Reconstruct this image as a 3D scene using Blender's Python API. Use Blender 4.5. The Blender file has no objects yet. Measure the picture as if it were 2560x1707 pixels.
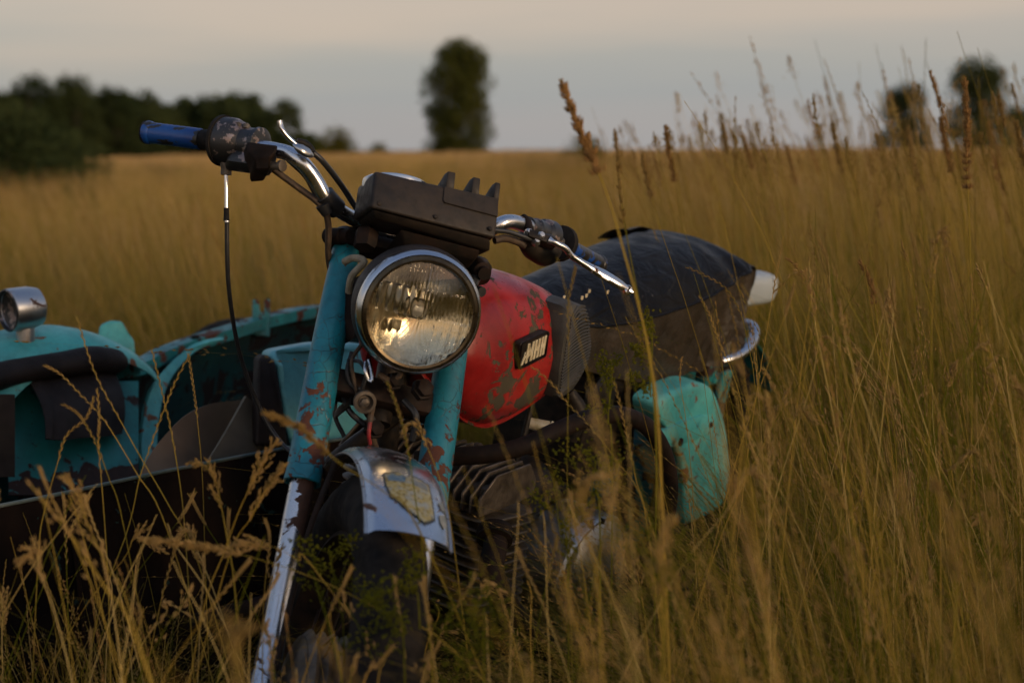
import bpy, bmesh, math, random
import numpy as np
from mathutils import Vector, Matrix, noise
from mathutils.geometry import tessellate_polygon
random.seed(7); rng = np.random.default_rng(7)
S = bpy.context.scene
COL = S.collection

# ---------------------------------------------------------------- camera
FPX = 3556.0                      # focal length in pixels of a 2560 px wide frame (50 mm on 36 mm)
PITCH = math.radians(7.65)
CAMZ = 1.08
cd = bpy.data.cameras.new("camera"); cam = bpy.data.objects.new("camera", cd); COL.objects.link(cam)
cam.location = (0, 0, CAMZ); cam.rotation_euler = (math.pi/2 - PITCH, 0, 0)
cd.lens = 50; cd.sensor_width = 36; cd.clip_start = 0.05; cd.clip_end = 5000
cd.dof.use_dof = True; cd.dof.focus_distance = 2.2; cd.dof.aperture_fstop = 3.3
S.camera = cam
# ---------------------------------------------------------------- world, sun, exposure
S.view_settings.view_transform = 'Standard'; S.view_settings.look = 'None'
S.view_settings.exposure = 0.56; S.view_settings.gamma = 1.0
S.cycles.max_bounces = 8; S.cycles.diffuse_bounces = 3; S.cycles.glossy_bounces = 4; S.cycles.transmission_bounces = 8
S.cycles.use_adaptive_sampling = True; S.cycles.adaptive_threshold = 0.03; S.cycles.use_denoising = True
SUN_EL, SUN_AZ = math.radians(5), math.radians(124)      # azimuth clockwise from +Y: behind the camera, to its right
W = bpy.data.worlds.new("World"); S.world = W; W.use_nodes = True
nt = W.node_tree; nt.nodes.clear()
def N(t, typ, **kw):
    n = t.nodes.new(typ)
    for k, v in kw.items():
        if k.startswith('i_'):
            n.inputs[k[2:].replace('_', ' ')].default_value = v
        else: setattr(n, k, v)
    return n
def ramp(t, src, stops, interp='LINEAR'):
    n = t.nodes.new('ShaderNodeValToRGB'); n.color_ramp.interpolation = interp
    e = n.color_ramp.elements
    while len(e) > 1: e.remove(e[-1])
    for i, (p, c) in enumerate(stops):
        x = e[0] if i == 0 else e.new(p)
        x.position = p; x.color = (c[0], c[1], c[2], 1) if len(c) == 3 else c
    t.links.new(src, n.inputs['Fac']); return n.outputs['Color']
def g3(v): return (v, v, v)
sky = N(nt, 'ShaderNodeTexSky', sky_type='NISHITA', sun_disc=False, sun_elevation=SUN_EL, sun_rotation=SUN_AZ,
        air_density=1.0, dust_density=2.0, ozone_density=1.5)
tc = N(nt, 'ShaderNodeTexCoord')
sep = N(nt, 'ShaderNodeSeparateXYZ'); nt.links.new(tc.outputs['Generated'], sep.inputs[0])
mp = N(nt, 'ShaderNodeMapping'); mp.inputs['Scale'].default_value = (1.2, 1.2, 11); nt.links.new(tc.outputs['Generated'], mp.inputs[0])
no = N(nt, 'ShaderNodeTexNoise', i_Scale=1.6, i_Detail=4.0, i_Roughness=0.5); nt.links.new(mp.outputs[0], no.inputs['Vector'])
ad = N(nt, 'ShaderNodeMath', operation='MULTIPLY_ADD'); nt.links.new(no.outputs[0], ad.inputs[0]); ad.inputs[1].default_value = 0.085
nt.links.new(sep.outputs[2], ad.inputs[2])
# thin cloud sheet, coloured by height: blue grey bank low down, dusty pink above it, blue higher up
cl = ramp(nt, ad.outputs[0], [(0.0, (2.45, 2.36, 2.34)), (0.05, (2.38, 2.34, 2.34)), (0.085, (2.1, 2.24, 2.32)), (0.108, (2.35, 2.36, 2.3)), (0.135, (3.35, 2.82, 2.42)),
                              (0.21, (3.4, 2.85, 2.5)), (0.27, (2.7, 2.7, 3.0)), (0.45, (1.7, 2.1, 2.9)), (1.0, (.9, 1.3, 2.3))])
sm = N(nt, 'ShaderNodeMixRGB', blend_type='MULTIPLY', i_Fac=1.0); nt.links.new(sky.outputs[0], sm.inputs[1]); sm.inputs[2].default_value = (1.25, 1.0, 0.9, 1)
mx = N(nt, 'ShaderNodeMixRGB', i_Fac=0.82); nt.links.new(sm.outputs[0], mx.inputs[1]); nt.links.new(cl, mx.inputs[2])
# the western half, behind the camera, where the sun has just gone, is brighter and warmer low down
wz = N(nt, 'ShaderNodeMath', operation='MULTIPLY'); nt.links.new(sep.outputs[1], wz.inputs[0]); wz.inputs[1].default_value = -1.0
west = ramp(nt, wz.outputs[0], [(0.0, (1, 1, 1)), (.35, (1.35, 1.3, 1.22)), (.95, (2.1, 1.8, 1.5))])
mw = N(nt, 'ShaderNodeMixRGB', blend_type='MULTIPLY', i_Fac=1.0); nt.links.new(mx.outputs[0], mw.inputs[1]); nt.links.new(west, mw.inputs[2]); mx = mw
bg = N(nt, 'ShaderNodeBackground', i_Strength=0.123); nt.links.new(mx.outputs[0], bg.inputs[0])
wo = N(nt, 'ShaderNodeOutputWorld'); nt.links.new(bg.outputs[0], wo.inputs[0])
sd = bpy.data.lights.new("sun", 'SUN'); sd.energy = 1.5; sd.angle = math.radians(18); sd.color = (1.0, 0.76, 0.50)
so = bpy.data.objects.new("sun", sd); COL.objects.link(so)
sdir = Vector((math.sin(SUN_AZ)*math.cos(SUN_EL), math.cos(SUN_AZ)*math.cos(SUN_EL), math.sin(math.radians(9))))
so.rotation_euler = sdir.to_track_quat('Z', 'Y').to_euler(); so.location = (-3, -6, 4)

# ---------------------------------------------------------------- frames
CAM = np.array([0, 0, CAMZ]); cF = np.array([0, math.cos(PITCH), -math.sin(PITCH)]); cU = np.array([0, math.sin(PITCH), math.cos(PITCH)]); cR = np.array([1., 0, 0])
def P(px, py, d):
    """surveying: the world point seen at photo pixel (px, py) at depth d metres"""
    return CAM + d*(cF + (px-1280)/FPX*cR + (853.5-py)/FPX*cU)
def proj(q):
    q = np.asarray(q, float) - CAM; d = q@cF
    return 1280+FPX*(q@cR)/d, 853.5-FPX*(q@cU)/d, d
def nrm(v): v = np.asarray(v, float); return v/np.linalg.norm(v)
Zp = np.array([0, 0, 1.])
B_YAW, LEAN = math.radians(31.5), math.radians(12)
BO = np.array([-.16, 2.2, .85])
bR = np.array([math.sin(B_YAW), math.cos(B_YAW), 0]); _l = np.array([math.cos(B_YAW), -math.sin(B_YAW), 0])
bL = _l*math.cos(LEAN) - Zp*math.sin(LEAN); bU = Zp*math.cos(LEAN) + _l*math.sin(LEAN)
def BD(u, w, v): return BO + u*bR + w*bL + v*bU          # rearwards, towards the viewer's right, up
def SC(u, w, z): return np.array([-.16, 2.2, 0]) + u*bR + w*_l + z*Zp   # level frame of the sidecar

# ---------------------------------------------------------------- mesh building
class MB:
    def __init__(s): s.v = []; s.f = []
    def add(s, vs, fs):
        o = len(s.v); s.v += [tuple(map(float, x)) for x in vs]; s.f += [tuple(o+i for i in f) for f in fs]; return s
def catmull(pts, n):
    pts = [np.asarray(p, float) for p in pts]
    if len(pts) < 3: return [pts[0]+(pts[-1]-pts[0])*t for t in np.linspace(0, 1, n)]
    q = [2*pts[0]-pts[1]]+pts+[2*pts[-1]-pts[-2]]; out = []
    m = len(pts)-1
    for t in np.linspace(0, m, n):
        i = min(int(t), m-1); x = t-i; a, b, c, d = q[i:i+4]
        out.append(.5*((2*b)+(-a+c)*x+(2*a-5*b+4*c-d)*x*x+(-a+3*b-3*c+d)*x**3))
    return out
def ring_frames(path):
    T = [nrm(path[min(i+1, len(path)-1)]-path[max(i-1, 0)]) for i in range(len(path))]
    a = Zp if abs(T[0][2]) < .9 else np.array([1., 0, 0])
    n = nrm(np.cross(T[0], a)); fr = []
    for t in T:
        n = nrm(n-(n@t)*t); fr.append((n, np.cross(t, n)))
    return fr
def tube(mb, pts, rad, seg=12, n=None, cap=True, flat=1.0, smooth=True):
    if n is None: n = max(2, len(pts)*6) if len(pts) > 2 else 2
    path = catmull(pts, n) if smooth else [np.asarray(p, float) for p in pts]
    n = len(path)
    rr = [rad]*n if np.isscalar(rad) else list(np.interp(np.linspace(0, 1, n), np.linspace(0, 1, len(rad)), rad))
    fr = ring_frames(path); vs = []; fs = []
    for p, r, (a, b) in zip(path, rr, fr):
        for k in range(seg):
            t = 2*math.pi*k/seg; vs.append(p+r*(math.cos(t)*a+flat*math.sin(t)*b))
    for i in range(n-1):
        for k in range(seg):
            k2 = (k+1) % seg; fs.append((i*seg+k, i*seg+k2, (i+1)*seg+k2, (i+1)*seg+k))
    if cap: fs.append(tuple(range(seg-1, -1, -1))); fs.append(tuple((n-1)*seg+k for k in range(seg)))
    return mb.add(vs, fs)
def frame_of(z, up=Zp):
    z = nrm(z); x = np.cross(up, z)
    if np.linalg.norm(x) < 1e-5: x = np.array([1., 0, 0])
    x = nrm(x); return x, np.cross(z, x), z
def lathe(mb, o, axis, prof, seg=32, sx=1.0, up=Zp, close=False, cap=True):
    """prof: list of (radius, height along axis)"""
    x, y, z = frame_of(axis, up); o = np.asarray(o, float); vs = []; fs = []
    for r, h in prof:
        for k in range(seg):
            t = 2*math.pi*k/seg; vs.append(o+z*h+r*(sx*math.cos(t)*x+math.sin(t)*y))
    m = len(prof)
    for i in range(m if close else m-1):
        j = (i+1) % m
        for k in range(seg):
            k2 = (k+1) % seg; fs.append((i*seg+k, i*seg+k2, j*seg+k2, j*seg+k))
    if not close and cap:
        if prof[0][0] > 1e-4: fs.append(tuple(range(seg-1, -1, -1)))
        if prof[-1][0] > 1e-4: fs.append(tuple((m-1)*seg+k for k in range(seg)))
    return mb.add(vs, fs)
def bevelled(mb, vs, fs, w, seg=2):
    bm = bmesh.new(); V = [bm.verts.new(tuple(map(float, v))) for v in vs]
    for f in fs: bm.faces.new([V[i] for i in f])
    bmesh.ops.recalc_face_normals(bm, faces=bm.faces)
    if w: bmesh.ops.bevel(bm, geom=list(bm.edges), offset=w, segments=seg, profile=.5, affect='EDGES', clamp_overlap=True)
    bm.verts.index_update()
    mb.add([v.co[:] for v in bm.verts], [[v.index for v in f.verts] for f in bm.faces]); bm.free(); return mb
HEXF = [(0, 1, 2, 3), (7, 6, 5, 4), (0, 4, 5, 1), (1, 5, 6, 2), (2, 6, 7, 3), (3, 7, 4, 0)]
def hexa(mb, c8, w=.004, seg=2): return bevelled(mb, c8, HEXF, w, seg)
def box(mb, c, ax, ay, az, sx, sy, sz, w=.003, seg=2):
    c = np.asarray(c, float); ax, ay, az = nrm(ax), nrm(ay), nrm(az); p = []
    for dz in (-1, 1):
        for dx, dy in ((-1, -1), (1, -1), (1, 1), (-1, 1)): p.append(c+ax*dx*sx/2+ay*dy*sy/2+az*dz*sz/2)
    return hexa(mb, p, w, seg)
def prism(mb, outline, normal, th, w=.002, seg=1):
    """closed outline (world points), extruded by th along normal"""
    n = nrm(normal)*th; o = [np.asarray(p, float) for p in outline]; m = len(o)
    vs = o+[p+n for p in o]
    fs = [tuple(range(m)), tuple(range(2*m-1, m-1, -1))]+[(i, i+m, (i+1) % m+m, (i+1) % m) for i in range(m)]
    return bevelled(mb, vs, fs, w, seg)
def loft(mb, rings, cap=True):
    m = len(rings[0]); vs = [p for r in rings for p in r]; fs = []
    for i in range(len(rings)-1):
        for k in range(m):
            k2 = (k+1) % m; fs.append((i*m+k, i*m+k2, (i+1)*m+k2, (i+1)*m+k))
    if cap: fs.append(tuple(range(m-1, -1, -1))); fs.append(tuple((len(rings)-1)*m+k for k in range(m)))
    return mb.add(vs, fs)
def sheet(mb, grid, th, up=None):
    """solid sheet from a grid of points (rows x cols); thickness along local normals"""
    G = np.array(grid, float); a, b = G.shape[:2]
    du = np.gradient(G, axis=0); dv = np.gradient(G, axis=1); n = np.cross(du, dv); n /= np.linalg.norm(n, axis=2, keepdims=True)+1e-12
    H = G+n*th; vs = list(G.reshape(-1, 3))+list(H.reshape(-1, 3)); o = a*b; fs = []
    for i in range(a-1):
        for j in range(b-1):
            q = (i*b+j, i*b+j+1, (i+1)*b+j+1, (i+1)*b+j); fs.append(q[::-1]); fs.append(tuple(o+k for k in q))
    edge = [(0, j) for j in range(b)]+[(i, b-1) for i in range(1, a)]+[(a-1, j) for j in range(b-2, -1, -1)]+[(i, 0) for i in range(a-2, 0, -1)]
    ids = [i*b+j for i, j in edge]
    for k in range(len(ids)): p, q = ids[k], ids[(k+1) % len(ids)]; fs.append((p, q, o+q, o+p))
    return mb.add(vs, fs)

def thing(name, loc, label, cat, group=None):
    o = bpy.data.objects.new(name, None); o.empty_display_size = .1; COL.objects.link(o); o.location = loc
    o['label'] = label; o['category'] = cat
    if group: o['group'] = group
    return o
ORG = {}
def obj(name, mb, mat, parent=None, loc=None, sharp=35, label=None, recalc=True):
    """link one mesh object; vertices are given in world metres"""
    if parent is not None: org = ORG.get(parent.name, np.array(parent.location))
    else: org = np.array(loc if loc is not None else (0, 0, 0), float)
    me = bpy.data.meshes.new(name)
    me.from_pydata([tuple(np.asarray(v)-org) for v in mb.v], [], mb.f)
    if recalc:
        bm = bmesh.new(); bm.from_mesh(me); bmesh.ops.recalc_face_normals(bm, faces=bm.faces); bm.to_mesh(me); bm.free()
    me.shade_smooth(); me.set_sharp_from_angle(angle=math.radians(sharp))
    for m in (mat if isinstance(mat, (list, tuple)) else [mat]): me.materials.append(m)
    o = bpy.data.objects.new(name, me); COL.objects.link(o)
    if parent is not None: o.parent = parent
    else: o.location = org
    ORG[o.name] = org
    if label: o['label'] = label
    return o
def tag(o, label, cat, group=None, kind=None):
    if label: o['label'] = label
    if cat: o['category'] = cat
    if group: o['group'] = group
    if kind: o['kind'] = kind
    return o

# ---------------------------------------------------------------- materials
BKC = np.array([-.25, 1.95, 0.0])
def loc_(q): return tuple(float(x) for x in np.asarray(q)-BKC)
def newmat(name):
    m = bpy.data.materials.new(name); m.use_nodes = True; t = m.node_tree; t.nodes.clear()
    out = N(t, 'ShaderNodeOutputMaterial'); b = N(t, 'ShaderNodeBsdfPrincipled'); t.links.new(b.outputs[0], out.inputs[0])
    c = N(t, 'ShaderNodeTexCoord'); return m, t, b, c.outputs['Object']
def noi(t, co, scale, detail=4, rough=.55, dist=0.0, sc3=None):
    if sc3: mp = N(t, 'ShaderNodeMapping'); mp.inputs['Scale'].default_value = sc3; t.links.new(co, mp.inputs[0]); co = mp.outputs[0]
    n = N(t, 'ShaderNodeTexNoise', i_Scale=float(scale), i_Detail=float(detail), i_Roughness=rough, i_Distortion=float(dist)); t.links.new(co, n.inputs['Vector']); return n.outputs[0]
def mixc(t, fac, a, b, mode='MIX'):
    m = N(t, 'ShaderNodeMixRGB', blend_type=mode)
    for k, v in ((0, fac), (1, a), (2, b)):
        if isinstance(v, (int, float)): m.inputs[k].default_value = v if k == 0 else (v, v, v, 1)
        elif isinstance(v, tuple): m.inputs[k].default_value = (*v, 1) if len(v) == 3 else v
        else: t.links.new(v, m.inputs[k])
    return m.outputs[0]
def mth(t, op, a, b=None, clamp=False):
    m = N(t, 'ShaderNodeMath', operation=op, use_clamp=clamp)
    for k, v in ((0, a), (1, b)):
        if v is None: continue
        if isinstance(v, (int, float)): m.inputs[k].default_value = v
        else: t.links.new(v, m.inputs[k])
    return m.outputs[0]
def bump(t, b, h, strength=.3, dist=.002):
    n = N(t, 'ShaderNodeBump', i_Strength=strength, i_Distance=dist); t.links.new(h, n.inputs['Height']); t.links.new(n.outputs[0], b.inputs['Normal']); return n
def setb(b, **kw):
    for k, v in kw.items(): b.inputs[k.replace('_', ' ')].default_value = v

def paint(name, base, worn, chip, chip2, rough=.42, chip_lo=.60, chip_scale=28, crack=.5, chip_grad=None, zwear=None):
    m, t, b, co = newmat(name)
    col = mixc(t, ramp(t, noi(t, co, 7, 5), [(.35, g3(0)), (.7, g3(1))]), base, worn)
    col = mixc(t, ramp(t, noi(t, co, 90, 3), [(.45, g3(0)), (.8, g3(.35))]), col, tuple(c*.45 for c in base))
    gr_ = ramp(t, noi(t, co, 5, 7, .65, .4, (1, 1, .45)), [(.44, g3(0)), (.68, g3(.62))])       # dirt washed down the paint
    col = mixc(t, gr_, col, tuple(.22*c+min(.012, base[1]) for c in base))
    n1 = noi(t, co, chip_scale, 7, .62, .6)
    if chip_grad is not None:       # more wear inside a sphere (centre, radius, gain)
        for (cx, cy, cz), rad, gain in chip_grad:
            vm = N(t, 'ShaderNodeVectorMath', operation='DISTANCE'); t.links.new(co, vm.inputs[0]); vm.inputs[1].default_value = (cx, cy, cz)
            fall = mth(t, 'SUBTRACT', 1.0, mth(t, 'DIVIDE', vm.outputs['Value'], rad), True)
            n1 = mth(t, 'ADD', n1, mth(t, 'MULTIPLY', fall, gain))
    if zwear:                       # rust creeping up from a lower edge: (height, reach, gain)
        sx_ = N(t, 'ShaderNodeSeparateXYZ'); t.links.new(co, sx_.inputs[0])
        n1 = mth(t, 'ADD', n1, mth(t, 'MULTIPLY', mth(t, 'DIVIDE', mth(t, 'SUBTRACT', zwear[0], sx_.outputs[2]), zwear[1], True), zwear[2]))
    mask = ramp(t, n1, [(chip_lo, g3(0)), (chip_lo+.012, g3(1))])
    speck = ramp(t, noi(t, co, chip_scale*5, 3, .5), [(.70, g3(0)), (.72, g3(.9))])
    mask = mth(t, 'MAXIMUM', mask, speck)
    if crack:
        wv = N(t, 'ShaderNodeVectorMath', operation='MULTIPLY_ADD'); nn = N(t, 'ShaderNodeTexNoise', i_Scale=30.0); t.links.new(co, nn.inputs['Vector'])
        t.links.new(nn.outputs['Color'], wv.inputs[0]); wv.inputs[1].default_value = (.02, .02, .02); t.links.new(co, wv.inputs[2])
        vo = N(t, 'ShaderNodeTexVoronoi', feature='DISTANCE_TO_EDGE', i_Scale=48.0); t.links.new(wv.outputs[0], vo.inputs['Vector'])
        line = ramp(t, vo.outputs['Distance'], [(0, g3(1)), (.028, g3(0))])
        cm = mth(t, 'MULTIPLY', line, ramp(t, noi(t, co, 12, 3), [(.47, g3(0)), (.56, g3(crack))]))
    ccol = mixc(t, noi(t, co, 60, 4), chip, chip2)
    col = mixc(t, mask, col, ccol)
    if crack: col = mixc(t, cm, col, (.03, .025, .02))
    t.links.new(col, b.inputs['Base Color'])
    t.links.new(mixc(t, mask, ramp(t, noi(t, co, 20), [(.3, g3(rough-.1)), (.7, g3(rough+.15))]), .85), b.inputs['Roughness'])
    h = mth(t, 'SUBTRACT', mth(t, 'MULTIPLY', noi(t, co, 45, 3), .25), mask)
    if crack: h = mth(t, 'SUBTRACT', h, mth(t, 'MULTIPLY', cm, .8))
    bump(t, b, h, .6, .0012)
    setb(b, Specular_IOR_Level=.4); return m
def chrome(name, tint=(.60, .61, .63), rust=.615, rough=.16, pit=.685, grad=()):
    m, t, b, co = newmat(name)
    n1 = noi(t, co, 24, 8, .65, .8)
    for (cx, cy, cz), rad, gain in grad:
        vm = N(t, 'ShaderNodeVectorMath', operation='DISTANCE'); t.links.new(co, vm.inputs[0]); vm.inputs[1].default_value = (cx, cy, cz)
        n1 = mth(t, 'ADD', n1, mth(t, 'MULTIPLY', mth(t, 'SUBTRACT', 1.0, mth(t, 'DIVIDE', vm.outputs['Value'], rad), True), gain))
    mask = ramp(t, n1, [(rust, g3(0)), (rust+.02, g3(1))])
    sp = ramp(t, noi(t, co, 260, 2), [(pit, g3(0)), (pit+.04, g3(.8))]); mask = mth(t, 'MAXIMUM', mask, sp)
    t.links.new(mixc(t, mask, mixc(t, noi(t, co, 6), tint, tuple(c*.75 for c in tint)), mixc(t, noi(t, co, 80), (.025, .011, .007), (.085, .035, .016))), b.inputs['Base Color'])
    t.links.new(mixc(t, mask, ramp(t, noi(t, co, 14, 5), [(.3, g3(rough)), (.75, g3(rough+.22))]), .85), b.inputs['Roughness'])
    t.links.new(mth(t, 'SUBTRACT', 1.0, mask), b.inputs['Metallic'])
    bump(t, b, mask, .12, .0006); return m
def rough_mat(name, a, c, rough=.7, scale=30, metal=0.0, bs=.4, bd=.0015, dust=None, spec=.35, bscale=None):
    m, t, b, co = newmat(name)
    col = mixc(t, ramp(t, noi(t, co, scale, 6, .6), [(.35, g3(0)), (.68, g3(1))]), a, c)
    if dust: col = mixc(t, ramp(t, noi(t, co, scale*.25, 5, .6), [(.42, g3(0)), (.75, g3(.75))]), col, dust)
    t.links.new(col, b.inputs['Base Color'])
    t.links.new(ramp(t, noi(t, co, scale*1.7), [(.3, g3(rough-.12)), (.7, g3(min(1, rough+.12)))]), b.inputs['Roughness'])
    setb(b, Metallic=metal, Specular_IOR_Level=spec); bump(t, b, noi(t, co, bscale or scale*3, 5, .6), bs, bd); return m
def leather(name):
    m, t, b, co = newmat(name)
    col = mixc(t, ramp(t, noi(t, co, 9, 5), [(.4, g3(0)), (.72, g3(1))]), (.003, .003, .004), (.010, .009, .008))
    sc = ramp(t, noi(t, co, 40, 2, .5, 0, (1, 7, 2)), [(.73, g3(0)), (.76, g3(.8))])
    t.links.new(mixc(t, sc, col, (.22, .2, .18)), b.inputs['Base Color'])
    h = mth(t, 'ADD', mth(t, 'MULTIPLY', noi(t, co, 11, 4, .55, 1.5, (1.6, 1, 2.5)), 1.0), mth(t, 'MULTIPLY', noi(t, co, 300, 2), .03))
    bump(t, b, h, .5, .012); t.links.new(ramp(t, noi(t, co, 25), [(.3, g3(.30)), (.7, g3(.48))]), b.inputs['Roughness']); setb(b, Specular_IOR_Level=.09); return m

RUST1, RUST2 = (.045, .015, .008), (.115, .036, .016)
M = {}
M['teal_fork'] = paint('teal_paint_cracked', (.004, .105, .155), (.012, .20, .25), RUST1, RUST2, chip_lo=.665, chip_scale=34, crack=.95,
                       chip_grad=[(loc_(P(800, 1030, 1.99)), .09, .17), (loc_(P(780, 1140, 1.97)), .07, .14), (loc_(P(1095, 1130, 2.04)), .13, .16)])
M['teal'] = paint('teal_paint_faded', (.05, .34, .34), (.14, .48, .43), RUST1, (.26, .11, .05), chip_lo=.61, chip_scale=19, crack=.2, rough=.5)
M['teal_dark'] = paint('teal_paint_shaded', (.002, .030, .030), (.004, .062, .058), (.004, .003, .002), (.02, .009, .005), chip_lo=.55, chip_scale=9, crack=.3, rough=.6)  # shade inside the sidecar painted into the colour: near-black teal for the outer wall
M['teal_dull'] = paint('teal_paint_dull', (.006, .12, .125), (.015, .19, .18), (.012, .008, .006), RUST1, chip_lo=.56, chip_scale=12, crack=.3)
M['teal_rim'] = paint('teal_paint_rusty_rim', (.008, .16, .17), (.04, .29, .28), (.03, .012, .007), RUST2, chip_lo=.545, chip_scale=17, crack=.3)
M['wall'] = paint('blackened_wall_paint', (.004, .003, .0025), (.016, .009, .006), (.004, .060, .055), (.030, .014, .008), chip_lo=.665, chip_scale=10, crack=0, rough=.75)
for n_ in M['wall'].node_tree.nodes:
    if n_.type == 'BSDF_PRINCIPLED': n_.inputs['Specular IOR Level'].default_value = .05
M['teal_kick'] = paint('teal_paint_rusting_up', (.004, .10, .095), (.010, .15, .14), (.006, .004, .003), (.035, .014, .008), chip_lo=.62, chip_scale=22, crack=.2, zwear=(.475, .05, .40))  # dark base has the sidecar's inside shade painted in; rust climbs from below
M['teal_pale'] = paint('teal_paint_pale', (.12, .36, .38), (.06, .28, .31), RUST1, RUST2, chip_lo=.70, chip_scale=9, crack=.1)
M['red'] = paint('red_paint_chipped', (.25, .004, .005), (.33, .028, .022), (.030, .022, .013), (.075, .062, .034), rough=.34, chip_lo=.625, chip_scale=40, crack=0,
                 chip_grad=[(loc_(BD(.215, .125, -.155)), .05, .42), (loc_(BD(.13, .13, -.13)), .06, .20), (loc_(BD(.225, .115, -.01)), .085, .14), (loc_(BD(.13, .13, -.07)), .07, .10), (loc_(BD(.10, .13, -.19)), .07, .16)])
M['chrome'] = chrome('chrome_worn')
M['chrome_fork'] = chrome('chrome_fork_rusting', rust=.63, grad=[(loc_(P(790, 1240, 1.965)), .036, .7), (loc_(P(780, 1300, 1.955)), .030, .7), (loc_(P(766, 1370, 1.945)), .028, .6), (loc_(P(752, 1450, 1.93)), .026, .55), (loc_(P(650, 1690, 1.86)), .05, .12)])
M['chrome_clean'] = chrome('chrome_rim', rust=.74, rough=.09, pit=.76)
M['chrome_dull'] = chrome('chrome_dull', tint=(.5, .5, .5), rust=.60, rough=.28, pit=.68)
M['edge'] = rough_mat('bare_edge_metal', (.03, .06, .058), (.10, .12, .11), .6, 18, 0, .3)
M['iron'] = rough_mat('rusty_iron', (.005, .004, .003), (.020, .010, .006), .75, 26, .2, .6, spec=.2)
M['dark_metal'] = rough_mat('dark_dirty_metal', (.006, .006, .006), (.035, .025, .017), .55, 40, .3, .4, spec=.25)
M['worn_black'] = None
def worn_black():
    m, t, b, co = newmat('black_paint_worn_to_metal')
    mask = ramp(t, noi(t, co, 55, 6, .6), [(.55, g3(0)), (.58, g3(1))])
    t.links.new(mixc(t, mask, (.012, .012, .013), mixc(t, noi(t, co, 90), (.34, .31, .30), (.16, .08, .05))), b.inputs['Base Color'])
    t.links.new(mth(t, 'MULTIPLY', mask, .8), b.inputs['Metallic']); setb(b, Roughness=.42); bump(t, b, mask, .3, .0006); return m
M['worn_black'] = worn_black()
M['alu'] = rough_mat('dirty_aluminium', (.13, .105, .08), (.035, .027, .02), .55, 35, .5, .4)
M['plastic'] = rough_mat('black_plastic', (.013, .011, .010), (.022, .017, .014), .55, 60, 0, .35, .0006, dust=(.035, .025, .017), spec=.22, bscale=420)
M['rubber'] = rough_mat('old_rubber', (.006, .006, .006), (.022, .018, .015), .8, 50, 0, .5, spec=.15)
M['pad'] = rough_mat('grey_pad_rubber', (.030, .028, .024), (.055, .050, .042), .55, 30, 0, .2, .0006, spec=.35)
M['tyre'] = rough_mat('tyre_rubber', (.006, .006, .006), (.024, .019, .015), .85, 30, 0, .5, spec=.12)
M['cable'] = rough_mat('cable_sheath', (.012, .012, .013), (.02, .02, .02), .4, 80, 0, .1)
M['brown_cable'] = rough_mat('grimy_sheath', (.07, .045, .025), (.03, .02, .014), .7, 80, 0, .4)
M['grey_cable'] = rough_mat('pale_wire', (.25, .23, .17), (.12, .1, .07), .6, 80, 0, .2)
M['red_wire'] = rough_mat('red_wire', (.25, .02, .02), (.1, .02, .02), .5, 80)
M['leather'] = leather('black_seat_vinyl')
M['skirt'] = rough_mat('grey_brown_vinyl', (.016, .012, .008), (.042, .031, .021), .45, 9, 0, .8, .012, spec=.35, bscale=18)
M['cream'] = rough_mat('cream_metal', (.62, .54, .36), (.46, .37, .22), .5, 60, .2, .2)
M['card'] = rough_mat('damp_cardboard', (.13, .085, .05), (.09, .06, .036), .9, 10, 0, .3)
M['card_grey'] = rough_mat('grey_board', (.12, .105, .075), (.07, .06, .045), .9, 10, 0, .3)
M['lamp_plastic'] = rough_mat('milky_plastic', (.34, .38, .40), (.27, .30, .30), .35, 10, 0, .1)
M['flap'] = rough_mat('dark_oilcloth', (.008, .0065, .006), (.020, .015, .013), .7, 14, 0, .5, .004, spec=.18, bscale=20)
M['dark_rust'] = rough_mat('blackened_rust', (.003, .0025, .002), (.014, .007, .004), .9, 9, 0, .8, .006, spec=.08)
def blue_grip(nm='blue_tape_torn', lo=.575):
    m, t, b, co = newmat(nm)
    mask = ramp(t, noi(t, co, 42, 4, .6, 0, (.5, 1.2, 1.2)), [(lo, g3(0)), (lo+.015, g3(1))])
    t.links.new(mixc(t, mask, mixc(t, noi(t, co, 50), (.003, .030, .15), (.004, .05, .22)), (.012, .011, .011)), b.inputs['Base Color']); setb(b, Roughness=.38)
    bump(t, b, mth(t, 'SUBTRACT', mth(t, 'MULTIPLY', noi(t, co, 60, 3, .5, 0, (1, 3, 3)), .5), mask), .5, .001); return m
M['blue_tape'] = blue_grip(); M['blue_worn'] = blue_grip('blue_tape_remains', .42)
def lens_glass():
    m, t, b, co = newmat('lamp_glass'); setb(b, Roughness=.02, IOR=1.45, Transmission_Weight=1.0); b.inputs['Base Color'].default_value = (.94, .92, .84, 1)
    b.inputs['Roughness'].default_value = .03
    return m
M['glass'] = lens_glass()
M['bronze'] = rough_mat('grimy_inner_ring', (.06, .045, .028), (.11, .085, .05), .32, 40, .9, .1)
def mirror():
    m, t, b, co = newmat('reflector_silver'); setb(b, Metallic=1.0, Roughness=.10)
    t.links.new(mixc(t, noi(t, co, 18, 4), (.66, .62, .53), (.42, .36, .26)), b.inputs['Base Color']); return m
M['mirror'] = mirror()

# ================================================================ THE MOTORCYCLE
bike = thing('motorcycle', (-.25, 1.95, 0.0), 'old chipped red and teal motorcycle leaning in tall grass, round headlight towards the viewer', 'motorcycle')
BK = np.array(bike.location)
def bo(world): return tuple(np.asarray(world)-BK)

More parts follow.
